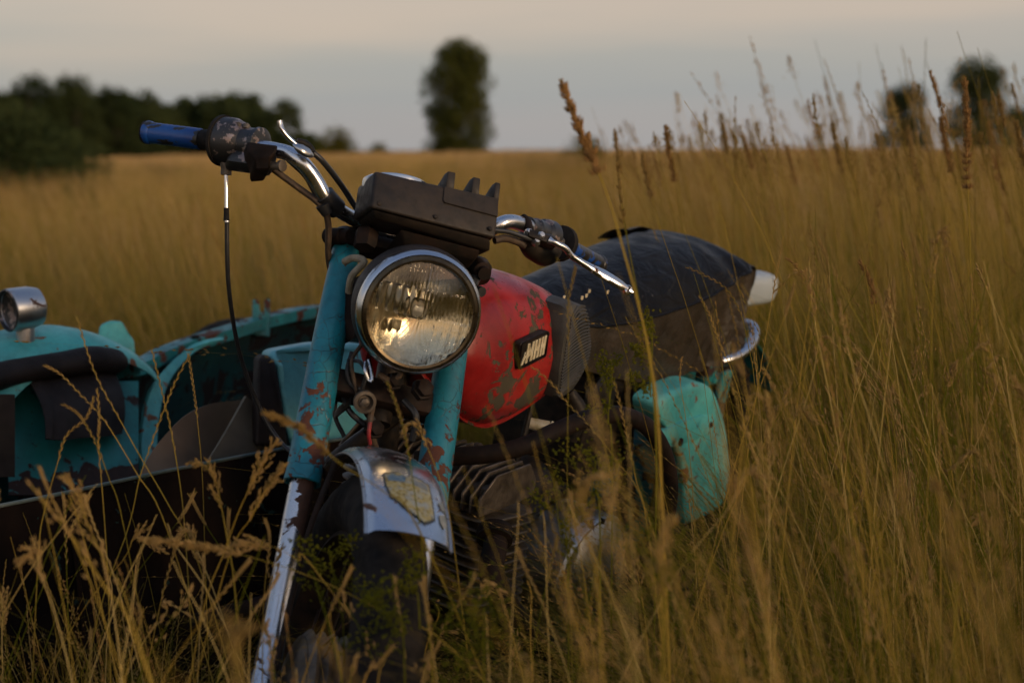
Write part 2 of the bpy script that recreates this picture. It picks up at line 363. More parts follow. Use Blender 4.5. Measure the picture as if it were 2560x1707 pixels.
# ---- steering frame
fdir = nrm(P(755, 1205, 1.98)-P(868, 610, 2.14))          # down the fork legs
e0 = nrm(np.array([math.cos(math.radians(18)), math.sin(math.radians(18)), 0])*math.cos(LEAN)-Zp*math.sin(LEAN))
sE = nrm(e0-(e0@fdir)*fdir); sUp = -fdir; sG = np.cross(sE, sUp)      # viewer's right, up, towards the front
if sG[1] > 0: sG = -sG
L_AX = .187
legL_top = P(866, 618, 2.14); legL_mid = P(755, 1207, 1.98)
legR_top = legL_top+sE*L_AX*1.0; legR_mid = legL_mid+sE*L_AX*1.0
tl = (legL_mid[2]-.36)/(-fdir[2]); axleL = legL_mid+fdir*tl; axleC = axleL+sE*L_AX/2
# upper covers (painted sleeves)
for a, b_ in ((legL_top, legL_mid), (legR_top, legR_mid)):
    mb = MB(); ax = b_-a; Ln = np.linalg.norm(ax)
    lathe(mb, a, ax, [(.019, 0), (.0205, .006), (.0215, .05), (.0235, .12), (.0245, Ln*.5), (.0255, Ln-.012), (.0262, Ln-.006), (.0262, Ln), (.0235, Ln+.001), (.018, Ln-.01)], 40)
    cov = obj('fork_cover', mb, M['teal_fork'], bike)
# chrome lower legs
for a in (legL_mid, legR_mid):
    mb = MB(); q = a+fdir*(tl+.03)
    lathe(mb, a-fdir*.03, fdir, [(.0165, 0), (.0175, .02), (.0178, .2), (.0178, tl*.93), (.0205, tl*.95), (.0205, tl+.06), (.012, tl+.07)], 32)
    obj('fork_leg', mb, M['chrome_fork'], bike)
# headlight ears, rusty torn bracket on the left
mb = MB()
for s, (px, py, d) in enumerate(((868, 720, 2.10), (1183, 760, 2.14))):
    pass
pts = [P(872, 705, 2.10), P(900, 692, 2.08), P(898, 730, 2.07), P(888, 790, 2.06), P(880, 850, 2.06), P(862, 862, 2.08), P(848, 790, 2.09), P(852, 740, 2.10)]
prism(mb, pts, sG, .012, .003); obj('lamp_bracket', mb, M['iron'], bike, label='rusty torn headlight bracket on the left fork cover')
mb = MB(); pts = [P(1150, 700, 2.16), P(1190, 690, 2.18), P(1196, 760, 2.18), P(1186, 830, 2.18), P(1160, 830, 2.16)]
prism(mb, pts, sG, .012, .003); obj('lamp_bracket', mb, M['iron'], bike)
# top yoke with bolts and bar clamps
mb = MB()
tlC = P(850, 596, 2.14); trC = P(1205, 678, 2.21)
mdC = (tlC+trC)/2
box(mb, mdC-sG*.01, sE, sUp, sG, np.linalg.norm(trC-tlC), .022, .05, .006)
lathe(mb, tlC+sE*.012-sUp*.012, sUp, [(.024, -.004), (.026, 0), (.026, .018), (.02, .026)], 24)
lathe(mb, trC-sE*.012-sUp*.012, sUp, [(.024, -.004), (.026, 0), (.026, .018), (.02, .026)], 24)
yoke = obj('top_yoke', mb, M['dark_metal'], bike)
mb = MB(); lathe(mb, P(818, 590, 2.13), P(884, 592, 2.10)-P(818, 590, 2.13), [(.008, -.004), (.012, 0), (.0125, .004), (.0125, .03), (.0105, .032), (.0105, .045)], 20)
obj('clamp_bolt', mb, M['iron'], yoke)
mb = MB(); lathe(mb, P(915, 596, 2.09), sUp, [(.016, -.016), (.018, -.01), (.018, .010), (.012, .016)], 6); obj('clamp_bolt', mb, M['iron'], yoke)
mb = MB(); lathe(mb, P(1190, 662, 2.16), P(1226, 700, 2.10)-P(1190, 662, 2.16), [(.009, 0), (.014, .005), (.014, .03), (.010, .033), (.010, .042)], 18)
obj('clamp_bolt', mb, M['iron'], yoke)
# steering stem and lower yoke
mb = MB(); stT = mdC-sG*.03; stB = stT+fdir*.27
tube(mb, [stT, stB], .017, 20); obj('steering_stem', mb, M['dark_metal'], bike)
mb = MB(); lo = legL_top+fdir*.215+sE*L_AX/2-sG*.012
box(mb, lo, sE, sUp, sG, L_AX+.02, .038, .05, .008)
lyoke = obj('lower_yoke', mb, M['iron'], bike)
for (px, py, d, r_) in ((1066, 968, 2.03, .0145), (992, 948, 2.03, .012), (944, 1068, 2.04, .013)):
    mb = MB(); c = P(px, py, d); n = nrm(sG+.2*sE)
    lathe(mb, c-n*.018, n, [(r_*1.15, 0), (r_*1.15, .010), (r_*.9, .0105), (r_*.9, .018), (r_*.5, .021)], 6); obj('yoke_bolt', mb, M['iron'], lyoke)

# ---- headlight
HC = P(1048, 781, 1.99)
az = math.radians(15); pt = math.radians(-5)
hN = np.array([math.sin(az)*math.cos(pt), -math.cos(az)*math.cos(pt), math.sin(pt)])
roll = math.radians(13)
hx = nrm(np.cross(Zp, hN)); hy = np.cross(hN, hx)
HX = hx*math.cos(roll)-hy*math.sin(roll); HY = hx*math.sin(roll)+hy*math.cos(roll)   # lamp's own right and up
RH = .0885
hl = None
mb = MB()
lathe(mb, HC, hN, [(.079, -.056), (.0855, -.006), (.0875, .000), (.0895, -.004), (.0915, -.018), (.0915, -.03), (.0885, -.05), (.080, -.075), (.064, -.1), (.04, -.118), (.0, -.124)], 72)
shell = obj('headlight', mb, M['plastic'], bike, sharp=25)
mb = MB()
lathe(mb, HC, hN, [(.0795, .004), (.0800, .0085), (.0835, .0115), (.0868, .0085), (.0888, .0015), (.0896, -.006), (.0890, -.013), (.0876, -.0131), (.086, -.004), (.0825, .002)], 96, close=True)
obj('rim', mb, M['chrome_clean'], shell)
mb = MB(); lathe(mb, HC, hN, [(.0735, .0150), (.0770, .0160), (.0818, .0118), (.0815, .0100), (.0780, .0080)], 96, close=True); obj('inner_ring', mb, M['bronze'], shell)
mb = MB(); prof = []
for k in range(22):
    r_ = .0795*(1-k/21); prof.append((r_, -.006-.030*(1-(r_/.0795)**2)))
prof = [p if p[0] > .012 else (p[0], p[1]-.004) for p in prof]
lathe(mb, HC, hN, prof, 64, cap=False); rf = obj('reflector', mb, M['mirror'], shell)
mb = MB(); lathe(mb, HC, hN, [(.0125, -.036), (.0125, -.018), (.0115, -.010), (.008, -.0055), (.0, -.0045)], 28); obj('bulb_shield', mb, M['chrome_dull'], shell)
mb = MB(); lathe(mb, HC+HX*-.022-HY*.026, hN, [(.006, -.033), (.0075, -.022), (.0075, -.016), (.004, -.010), (0, -.009)], 18); obj('parking_bulb', mb, M['cream'], shell)
# lens: domed outside, pressed ribs inside
mb = MB(); n_r, n_t = 46, 220; front = []; back = []
def ribs(x, y):
    """depth of the pressed pattern on the inner side of the glass"""
    h = 0.0
    if y > .034: h = .0012*abs(math.sin(x*math.pi/.0052))*(1 if x > -.03 else .35)
    elif y > -.004: h = .0018*abs(math.sin((x+.02)*math.pi/(.0135 if x < .0 else .0062)))
    elif y > -.052:
        if abs(x) < .022 and y < -.012: h = .0013*abs(math.sin((x*1.0+(y+.012)*x*22)*math.pi/.0042))
        else: h = .0020*abs(math.sin(x*math.pi/.0145))+(.0012 if int((y+.1)/.0165) % 2 and x > .02 else 0)
    else: h = .0014*abs(math.sin(x*math.pi/.0048))
    return h
for side in (0, 1):
    for i in range(n_r+1):
        r_ = .0798*i/n_r
        for k in range(n_t):
            t = 2*math.pi*k/n_t; x, y = r_*math.cos(t), r_*math.sin(t)
            z = .0065+.009*(1-(r_/.08)**2)
            if side: z -= .0052-ribs(x, y)*(1 if i < n_r-1 else 0)
            (back if side else front).append(HC+HX*x+HY*y+hN*z)
o = len(front); fs = []
for i in range(n_r):
    for k in range(n_t):
        k2 = (k+1) % n_t; a, b_, c, d = i*n_t+k, i*n_t+k2, (i+1)*n_t+k2, (i+1)*n_t+k
        if i == 0: fs.append((a, c, d)); fs.append((o+a, o+d, o+c))
        else: fs.append((a, b_, c, d)); fs.append((o+d, o+c, o+b_, o+a))
for k in range(n_t): k2 = (k+1) % n_t; fs.append((n_r*n_t+k, n_r*n_t+k2, o+n_r*n_t+k2, o+n_r*n_t+k))
mb.add(front+back, fs)
lens = obj('lens', mb, M['glass'], shell, sharp=60, recalc=False)
bm = bmesh.new(); bm.from_mesh(lens.data); bmesh.ops.remove_doubles(bm, verts=bm.verts, dist=1e-6); bmesh.ops.recalc_face_normals(bm, faces=bm.faces); bm.to_mesh(lens.data); bm.free()

# ---- instrument box
mb = MB()
F0 = [P(937, 426, 2.03), P(1249, 497, 2.11), P(1239, 596, 2.085), P(927, 518, 2.005)]    # TL TR BR BL of the front face
bk = nrm(np.cross(F0[1]-F0[0], F0[3]-F0[0]));
if bk[1] < 0: bk = -bk
B0 = [P(894, 467, 2.115), P(1208, 540, 2.20), P(1198, 622, 2.18), P(881, 551, 2.10)]
bkv = nrm(B0[0]-F0[0])
hexa(mb, F0+B0, .005, 3)
ibox = obj('instrument_box', mb, M['plastic'], bike)
exI = nrm(F0[1]-F0[0]); eyI = nrm(F0[0]-F0[3]); 
# lower tray, inset underside
mb = MB()
ins = .006
T0 = [F0[3]+exI*ins*.4+bkv*.004-eyI*.0015, F0[2]-exI*ins+bkv*.004-eyI*.0015, P(1226, 628, 2.10), P(934, 545, 2.03)]
T1 = [B0[3]+exI*ins-bkv*.004-eyI*.0015, B0[2]-exI*ins-bkv*.004-eyI*.0015, P(1200, 640, 2.17), P(905, 570, 2.12)]
hexa(mb, T0+T1, .004, 2); obj('underside_tray', mb, M['plastic'], ibox)
mb = MB(); U0 = [P(1000, 570, 2.06), P(1205, 625, 2.10), P(1190, 650, 2.11), P(1010, 612, 2.07)]; hexa(mb, U0+[q+sG*-.09 for q in U0], .004, 2)
obj('mounting_bracket', mb, M['iron'], ibox)
# indicator fins on the right half of the top
topn = nrm(np.cross(exI, bkv));
if topn@eyI < 0: topn = -topn
for s0, s1 in ((.560, .628), (.766, .832), (.950, .998)):
    mb = MB(); a = F0[0]+(F0[1]-F0[0])*s0; b_ = F0[0]+(F0[1]-F0[0])*s1; h = .0245
    lo0, lo1 = a-topn*.004, b_-topn*.004
    c8 = [lo0, lo1, b_+topn*h, a+topn*h+exI*.0012]; d_ = bkv*.058; k_ = bkv*.015
    c8b = [lo0+d_-exI*.006, lo1+d_, b_+k_+topn*h*.96, a+k_+topn*h*.96]
    hexa(mb, c8+c8b, .002, 2); obj('indicator_hood', mb, M['plastic'], ibox)
# panel step (lid of the indicator section stands slightly proud)
mb = MB(); o_ = .0016
q = lambda s, t: F0[0]+(F0[1]-F0[0])*s+(F0[3]-F0[0])*t
prism(mb, [q(.545, .015)-bk*o_, q(.99, .015)-bk*o_, q(.992, .52)-bk*o_, q(.56, .46)-bk*o_, q(.545, .38)-bk*o_], bk, .004, .0008)
obj('lid', mb, M['plastic'], ibox)
for s_, t_ in ((.06, .86), (.50, .88), (.94, .88)):
    mb = MB(); lathe(mb, q(s_, t_)-bk*.0004, -bk, [(.0034, -.002), (.0036, .0004), (.0026, .0012), (0, .0014)], 12); obj('case_screw', mb, M['dark_metal'], ibox)
# speedometer bezel in the left half
mb = MB(); gc = F0[0]+(F0[1]-F0[0])*.245+bkv*.053-topn*.0015
x_, y_ = exI, bkv; vs = []
lathe(mb, gc, topn, [(.0475, -.014), (.050, 0), (.0495, .0055), (.046, .008), (.0435, .006), (.0425, -.002)], 48, close=True)
gauge = obj('speedometer', mb, M['chrome_clean'], ibox)
mb = MB(); lathe(mb, gc, topn, [(.0434, -.003), (.0434, .003), (.0, .0035)], 40); obj('dial', mb, M['plastic'], ibox)

# ---- handlebar
hb = [P(690, 376, 2.07), P(722, 385, 2.065), P(757, 409, 2.06), P(789, 451, 2.07), P(814, 494, 2.08), P(846, 524, 2.10), P(888, 549, 2.13), P(960, 585, 2.17), P(1110, 620, 2.20),
      P(1190, 600, 2.20), P(1240, 566, 2.19), P(1272, 554, 2.20), P(1306, 561, 2.225), P(1345, 578, 2.27), P(1372, 592, 2.30)]
mb = MB(); tube(mb, [P(560, 357, 2.11), P(630, 366, 2.08)]+hb+[P(1430, 625, 2.37)], .0112, 20, n=110); bar = obj('handlebar', mb, M['chrome'], bike)
def grip(a, b_, r_, name, mat, label=None):
    mb = MB(); ax = b_-a; Ln = np.linalg.norm(ax); prof = [(r_*.55, -.004), (r_*1.05, -.003), (r_*1.12, .002), (r_*1.1, .006)]
    k = 26
    for i in range(k): s = .008+(Ln-.012)*i/(k-1); prof.append((r_*(1+.012*math.sin(i*2.1)+.02*random.random()), s))
    prof += [(r_*.6, Ln)]
    lathe(mb, a, ax, prof, 28); return obj(name, mb, mat, bike, label=label)
grip(P(368, 331, 2.145), P(508, 349, 2.125), .0158, 'grip', M['blue_tape'], 'grip wrapped in torn blue tape')
mb = MB(); lathe(mb, P(366, 331, 2.146), P(508, 349, 2.125)-P(368, 331, 2.145), [(.008, -.004), (.0162, -.004), (.0175, 0), (.0172, .006), (.0158, .007)], 28); obj('grip_end', mb, M['rubber'], bike)
mb = MB(); lathe(mb, P(506, 349, 2.125), P(560, 356, 2.11)-P(506, 349, 2.125), [(.0150, 0), (.0155, .004), (.015, .03), (.0155, .036)], 28); obj('grip_collar', mb, M['rubber'], bike)
gr = grip(P(1497, 661, 2.46), P(1424, 622, 2.36), .0150, 'grip', M['blue_worn'], 'worn grip with remains of blue tape, pointing away')
# throttle housing
def xaxis_l(a, b_): return nrm(b_-a)
hA, hB = P(556, 357, 2.11), P(690, 375, 2.07); hx_ = nrm(hB-hA)
mb = MB(); lathe(mb, P(558, 352, 2.11), hx_, [(.012, -.002), (.033, 0), (.0355, .003), (.0355, .020), (.033, .026), (.031, .033), (.0245, .040), (.0245, .060), (.0265, .062), (.0265, .068), (.017, .072)], 44)
th = obj('throttle_housing', mb, M['worn_black'], bike)
mb = MB(); lathe(mb, P(553, 351.5, 2.112), hx_, [(.012, 0), (.0375, 0), (.038, .002), (.038, .006), (.012, .0065)], 44); obj('housing_flange', mb, M['rubber'], th)
mb = MB(); box(mb, P(625, 405, 2.075), hx_, sUp, sG, .085, .026, .034, .006); obj('switch_body', mb, M['worn_black'], th)
mb = MB(); pts = [P(618, 352, 2.05), P(697, 362, 2.04), P(690, 384, 2.035), P(677, 395, 2.03), P(676, 426, 2.04), P(634, 427, 2.05), P(636, 398, 2.035), P(620, 380, 2.04)]
prism(mb, pts, -sG, .036, .004, 2); obj('lever_perch', mb, M['iron'], th)
mb = MB(); lathe(mb, P(672, 415, 2.05), P(716, 415, 2.03)-P(672, 415, 2.05), [(.006, 0), (.0075, .004), (.006, .009), (.0055, .022), (.0085, .023), (.0085, .028), (.004, .029)], 16); obj('adjuster_screw', mb, M['alu'], th)
for (px, py) in ((596, 309), (616, 312)):
    mb = MB(); lathe(mb, P(px, py+3, 2.085), sUp, [(.0055, -.006), (.0055, .001), (.003, .003), (0, .0035)], 12); obj('screw', mb, M['alu'], th)
mb = MB(); lathe(mb, P(566, 415, 2.10), P(565, 436, 2.10)-P(566, 415, 2.10), [(.0095, -.012), (.0095, 0), (.008, .004), (.008, .013), (.004, .0135)], 14); obj('cable_stop', mb, M['alu'], th)
# throttle cable
mb = MB(); tube(mb, [P(565, 436, 2.1), P(566, 478, 2.1), P(566, 523, 2.1)], .0028, 12); cs = obj('cable_sleeve', mb, M['chrome_clean'], bike)
mb = MB(); tube(mb, [P(566, 520, 2.1), P(566, 541, 2.1), P(566, 552, 2.1)], [.0040, .0042, .0048], 12); obj('rubber_sleeve', mb, M['rubber'], cs)
mb = MB(); tube(mb, [P(566, 550, 2.1), P(567, 556, 2.1)], .0036, 12); obj('ferrule', mb, M['chrome_clean'], cs)
mb = MB(); tube(mb, [P(567, 554, 2.1), P(568, 640, 2.11), P(572, 720, 2.13), P(588, 833, 2.17), P(612, 926, 2.2), P(650, 1022, 2.22), P(690, 1090, 2.22), P(735, 1135, 2.2), P(800, 1160, 2.2)], .0034, 12, n=70); obj('throttle_cable', mb, M['cable'], bike)
# lever on the left bar with its cable
mb = MB(); tube(mb, [P(699, 303, 2.03), P(701, 313, 2.03), P(707, 327, 2.03), P(722, 345, 2.035), P(738, 358, 2.04), P(752, 366, 2.045)], [.0062, .0058, .0050, .0048, .0046, .006], 16, n=30, flat=.7)
lv = obj('choke_lever', mb, M['chrome_clean'], bike)
mb = MB(); tube(mb, [P(734, 361, 2.03), P(750, 372, 2.03), P(768, 382, 2.04), P(780, 389, 2.045)], [.004, .0125, .0125, .006], 18, n=14, flat=.55); obj('lever_base', mb, M['chrome_dull'], lv)
mb = MB(); tube(mb, [P(742, 352, 2.04), P(762, 360, 2.045), P(776, 370, 2.05), P(783, 381, 2.05)], [.004, .006, .005, .004], 12, n=14); obj('lever_cap', mb, M['dark_metal'], lv)
mb = MB(); tube(mb, [P(782, 382, 2.05), P(805, 402, 2.06), P(835, 438, 2.09), P(866, 482, 2.12), P(890, 520, 2.15), P(920, 560, 2.18)], .0045, 12, n=40); obj('choke_cable', mb, M['cable'], bike)
# wiring loom under the bar and tape
mb = MB(); tube(mb, [P(676, 418, 2.07), P(700, 436, 2.07), P(752, 474, 2.08), P(790, 502, 2.08), P(812, 528, 2.08), P(821, 566, 2.09), P(821, 640, 2.12), P(832, 700, 2.16)], .0062, 12, n=60, flat=.8); obj('wiring_loom', mb, M['brown_cable'], bike)
mb = MB(); tube(mb, [P(720, 400, 2.08), P(762, 440, 2.085), P(785, 480, 2.09), P(806, 512, 2.09)], .0035, 10, n=30); obj('clutch_wire', mb, M['cable'], bike)
mb = MB(); tube(mb, [P(809, 486, 2.08), P(826, 508, 2.09), P(843, 523, 2.10)], [.0155, .0165, .0155], 18, n=12); tube(mb, [P(806, 512, 2.07), P(818, 536, 2.075)], [.011, .008], 12); obj('tape_wrap', mb, M['cable'], bike)
# right-hand controls
rA, rB = P(1312, 565, 2.24), P(1428, 624, 2.365); rx = nrm(rB-rA)
mb = MB(); lathe(mb, P(1316, 566, 2.245), rx, [(.0125, 0), (.0165, .001), (.0165, .020), (.020, .023), (.021, .045), (.026, .05), (.028, .062), (.0285, .068), (.024, .072)], 36)
rh = obj('switch_housing', mb, M['worn_black'], bike)
mb = MB(); lathe(mb, P(1398, 606, 2.33), rx, [(.012, 0), (.029, .001), (.030, .004), (.030, .011), (.028, .014), (.012, .015)], 36); obj('housing_flange', mb, M['rubber'], rh)
mb = MB(); tube(mb, [P(1306, 596, 2.22), P(1330, 612, 2.22), P(1365, 625, 2.25), P(1392, 622, 2.27)], [.012, .022, .027, .012], 16, n=12); obj('switch_body', mb, M['dark_metal'], rh)
mb = MB(); tube(mb, [P(1308, 543, 2.23), P(1318, 556, 2.22), P(1326, 585, 2.21)], [.006, .007, .007], 12); obj('clamp', mb, M['iron'], rh)
mb = MB(); A_, B_ = P(1316, 586, 2.19), P(1388, 612, 2.20); box(mb, (A_+B_)/2, B_-A_, sUp, sG, np.linalg.norm(B_-A_), .014, .02, .003); obj('lever_perch', mb, M['dark_metal'], rh)
for px, py in ((1322, 582), (1340, 604), (1352, 590)):
    mb = MB(); lathe(mb, P(px, py, 2.19), sG, [(.007, -.004), (.0075, 0), (.006, .004), (.004, .007), (0, .0072)], 10); obj('screw', mb, M['chrome_dull'], rh)
# clutch lever: flat blade widening to a paddle, ball end with a hole
path = catmull([P(1372, 600, 2.19), P(1387, 608, 2.19), P(1412, 620, 2.20), P(1428, 639, 2.21), P(1452, 655, 2.22), P(1476, 669, 2.23), P(1509, 687, 2.24), P(1543, 707, 2.25), P(1566, 722, 2.26)], 44)
wd = np.interp(np.linspace(0, 1, 44), [0, .1, .25, .45, .6, .75, .9, 1], [.0065, .0040, .0050, .0048, .0062, .0092, .0082, .0055])
rings = []; fr = ring_frames(path)
for p_, w_, (a, b_) in zip(path, wd, fr):
    t_ = np.cross(a, b_); up_ = nrm(sUp-(sUp@t_)*t_); nn = np.cross(t_, up_)
    rings.append([p_+w_*math.cos(k*math.pi/6)*up_+.0052*math.sin(k*math.pi/6)*nn for k in range(12)])
mb = MB(); loft(mb, rings); clv = obj('clutch_lever', mb, M['chrome'], bike)
mb = MB(); c = P(1569, 726, 2.26); x_, y_, z_ = frame_of(nrm(sG+.2*sE))
ringp = []
for k in range(20):
    t = 2*math.pi*k/20; ringp.append([c+(.0062+.0028*math.cos(s*math.pi/4))*(math.cos(t)*x_+math.sin(t)*y_)+.0050*math.sin(s*math.pi/4)*z_ for s in range(8)])
ringp.append(ringp[0]); loft(mb, ringp, cap=False); tube(mb, [P(1574, 727, 2.255), P(1583, 731, 2.255)], [.004, .0015], 8); obj('lever_ball', mb, M['chrome_clean'], clv)
mb = MB(); tube(mb, [P(1236, 601, 2.17), P(1262, 596, 2.18), P(1290, 603, 2.19), P(1312, 614, 2.2)], .006, 12); obj('wiring_loom', mb, M['brown_cable'], bike)
mb = MB(); tube(mb, [P(1236, 576, 2.16), P(1270, 580, 2.17), P(1302, 590, 2.18), P(1330, 600, 2.19)], .0038, 10); obj('clutch_cable', mb, M['cable'], bike)

# ---- front wheel and mudguard
AX = sE                                                     # axle direction
fw = nrm(np.cross(AX, Zp)); 
if fw[1] > 0: fw = -fw                                      # forward, towards the camera
wu = nrm(np.cross(fw, AX)); wu = wu if wu[2] > 0 else -wu
WC = axleC+sUp*.016-sE*.009
def WP(th, x, r_): return WC+AX*x+r_*(math.cos(th)*fw+math.sin(th)*wu)
mb = MB(); RT, rt = .268, .047; nt_, ns_ = 180, 20; vs = []; fs = []
for i in range(nt_):
    th_ = 2*math.pi*i/nt_
    for k in range(ns_):
        ph = 2*math.pi*k/ns_; rr = rt*(1+.02*math.cos(2*ph)); tread = 0
        if math.cos(ph) > .25: tread = .0045 if ((i+(k % 4 > 1)*2) % 5) < 3 and abs(math.sin(ph)) > .12 else 0
        vs.append(WP(th_, rr*.98*math.sin(ph), RT+(rr+tread)*math.cos(ph)))
    for k in range(ns_): k2 = (k+1) % ns_; i2 = (i+1) % nt_; fs.append((i*ns_+k, i*ns_+k2, i2*ns_+k2, i2*ns_+k))
mb.add(vs, fs); fwheel = obj('front_wheel', mb, M['tyre'], bike, sharp=30)
mb = MB(); lathe(mb, WC, AX, [(.226, -.032), (.234, -.030), (.231, -.018), (.218, -.008), (.216, 0), (.218, .008), (.231, .018), (.234, .030), (.226, .032), (.212, .004), (.212, -.004)], 72, close=True); obj('rim', mb, M['iron'], fwheel)
mb = MB()
lathe(mb, WC, AX, [(.02, -.062), (.075, -.055), (.088, -.050)]+[(.088+(.010 if k % 2 else 0), -.048+k*.008) for k in range(9)]+[(.085, .03), (.045, .036), (.03, .06), (.012, .062)], 48); obj('brake_drum', mb, M['alu'], fwheel)
mb = MB()
for k in range(36):
    t = 2*math.pi*k/36; s = 1 if k % 2 else -1; tube(mb, [WP(t+.35*(1 if k % 4 > 1 else -1), s*.03, .085), WP(t, 0, .218)], .0014, 6)
obj('spokes', mb, M['iron'], fwheel)
# mudguard
def FG(th, x):
    """mudguard surface: angle from the forward horizontal, offset across"""
    hw = .0535; s = abs(x)/hw
    r_ = .352-.012*s*s-.006*max(0, s-.85)/.15
    return WP(th, x, r_)
t0, t1 = math.radians(57), math.radians(122)
mb = MB(); ths = np.linspace(t0, t1, 90); xs = np.concatenate([np.linspace(-.0535, .0535, 41)])
g = [[FG(th_, x) for x in xs] for th_ in ths]; sheet(mb, g, .0016)
mud = obj('front_mudguard', mb, M['chrome'], bike, sharp=50)
# rolled edge bead
mb = MB()
for x in (-.0538, .0538): tube(mb, [FG(t, x)-wu*0 for t in np.linspace(t0, t1, 60)], .0022, 8, smooth=False)
obj('rolled_edge', mb, M['chrome_dull'], mud)
# emblem sticker: shield with a two-crowned top, dark outline, mottled gold
def shield_mat():
    m, t, b, co = newmat('worn_gold_sticker')
    v = N(t, 'ShaderNodeTexVoronoi', i_Scale=210.0); t.links.new(co, v.inputs['Vector'])
    c1 = ramp(t, v.outputs['Distance'], [(.15, (.09, .06, .02)), (.4, (.30, .22, .04)), (.7, (.34, .30, .16))])
    t.links.new(mixc(t, ramp(t, noi(t, co, 70), [(.5, g3(0)), (.62, g3(.8))]), c1, (.25, .27, .25)), b.inputs['Base Color']); setb(b, Roughness=.4, Metallic=.3); return m
def decal(name, poly, mat, lift, parent=mud, ths=0):
    """poly in (x across, s along the arc) metres on the mudguard"""
    mb = MB(); xs_ = [p[0] for p in poly]; ys_ = [p[1] for p in poly]; N_ = 34
    def inside(x, y):
        c = False; j = len(poly)-1
        for i in range(len(poly)):
            xi, yi = poly[i]; xj, yj = poly[j]
            if (yi > y) != (yj > y) and x < (xj-xi)*(y-yi)/(yj-yi+1e-12)+xi: c = not c
            j = i
        return c
    X = np.linspace(min(xs_), max(xs_), N_); Y = np.linspace(min(ys_), max(ys_), N_); vs = []; fs = []; idx = {}
    for i, y in enumerate(Y):
        for j, x in enumerate(X):
            th_ = math.radians(66)+y/.352; c0 = FG(th_, x-.008); n = nrm(c0-WC-AX*x); idx[i, j] = len(vs); vs.append(c0+n*lift)
    for i in range(N_-1):
        for j in range(N_-1):
            if inside((X[j]+X[j+1])/2, (Y[i]+Y[i+1])/2): fs.append((idx[i, j], idx[i, j+1], idx[i+1, j+1], idx[i+1, j]))
    mb.add(vs, fs); return obj(name, mb, mat, parent, recalc=False)
SIGN = 1 if (sE@cR) > 0 else -1
shp = [(-.022, .055), (-.022, .030), (-.018, .005), (.0, -.016), (.020, -.032), (.034, -.020), (.034, .050), (.010, .060), (.006, .048), (-.002, .060)]
dk = rough_mat('dark_ink', (.03, .035, .035), (.06, .06, .05), .5, 60)
shp = [(x*1.1, y*1.12) for x, y in shp]
decal('emblem_outline', shp, dk, .0012)
decal('emblem_shield', [(x*.93+.0006, y*.93+.001) for x, y in shp], shield_mat(), .0016)
decal('emblem_crown', [(-.020, .050), (-.019, .040), (.002, .040), (.004, .052), (.0, .058), (-.006, .055), (-.012, .059), (-.016, .056)], rough_mat('faded_blue_ink', (.03, .08, .14), (.16, .2, .2), .5, 120), .0020)
decal('emblem_crown', [(.010, .050), (.012, .038), (.032, .036), (.033, .050), (.028, .055), (.022, .052), (.016, .057)], rough_mat('faded_grey_ink', (.10, .12, .13), (.2, .2, .17), .5, 120), .0020)
decal('sticker_mark', [(.045, .022), (.053, .024), (.055, .006), (.048, .008)], rough_mat('faded_stamp', (.12, .13, .12), (.25, .25, .22), .5, 120), .0014)
decal('sticker_mark', [(.044, -.006), (.052, -.002), (.055, -.018), (.049, -.030), (.044, -.020)], bpy.data.materials['faded_stamp'], .0014)
mb = MB(); 
for s in (-1, 1):
    tube(mb, [FG(math.radians(104), s*.06), WP(math.radians(104), s*.075, .2), axleC+AX*s*.085], .0055, 8, flat=.5)
obj('mudguard_stay', mb, M['iron'], bike)

# ---- under the lamp: horn, cables, connectors, frame tubes
mb = MB(); lathe(mb, P(962, 1010, 2.10), hN, [(.02, -.03), (.034, -.02), (.034, 0), (.026, .004), (.012, .006), (0, .006)], 32); obj('horn', mb, M['dark_metal'], bike)
mb = MB(); tube(mb, [P(915, 905, 2.01), P(913, 925, 2.0), P(920, 948, 2.0), P(929, 950, 2.0), P(929, 930, 2.005), P(922, 900, 2.015)], .0026, 10, n=40); obj('wire_clip', mb, M['chrome_clean'], bike)
wires = [([(880, 880, 2.06), (868, 930, 2.05), (880, 965, 2.05), (905, 975, 2.05), (930, 1000, 2.06)], .0035, 'cable'),
         ([(850, 960, 2.08), (862, 1000, 2.06), (880, 1035, 2.05), (930, 1075, 2.06)], .0045, 'cable'),
         ([(872, 900, 2.05), (900, 905, 2.03), (915, 935, 2.03), (905, 990, 2.04), (935, 1050, 2.05)], .003, 'cable'),
         ([(905, 860, 2.06), (880, 900, 2.04), (885, 950, 2.04), (900, 1010, 2.05)], .003, 'brown_cable'),
         ([(930, 1020, 2.05), (925, 1050, 2.04), (930, 1090, 2.05), (950, 1150, 2.08)], .005, 'brown_cable'),
         ([(955, 890, 2.04), (985, 905, 2.03), (1000, 935, 2.03), (975, 950, 2.03), (945, 935, 2.03)], .0045, 'brown_cable'),
         ([(840, 980, 2.10), (838, 1040, 2.09), (860, 1090, 2.08)], .0035, 'cable'),
         ([(1010, 1000, 2.06), (1040, 1040, 2.05), (1030, 1100, 2.06)], .005, 'cable'),
         ([(860, 655, 2.07), (884, 645, 2.06), (910, 655, 2.05), (880, 690, 2.06), (872, 730, 2.08)], .0055, 'grey_cable'),
         ([(1192, 690, 2.14), (1180, 720, 2.12), (1205, 730, 2.1)], .008, 'cable'),
         ([(925, 1055, 2.03), (922, 1085, 2.03), (925, 1110, 2.04)], .003, 'red_wire')]
for i, (pp, r_, mm) in enumerate(wires):
    mb = MB(); tube(mb, [P(*p) for p in pp], r_, 10, n=34); obj('wire', mb, M[mm], bike)
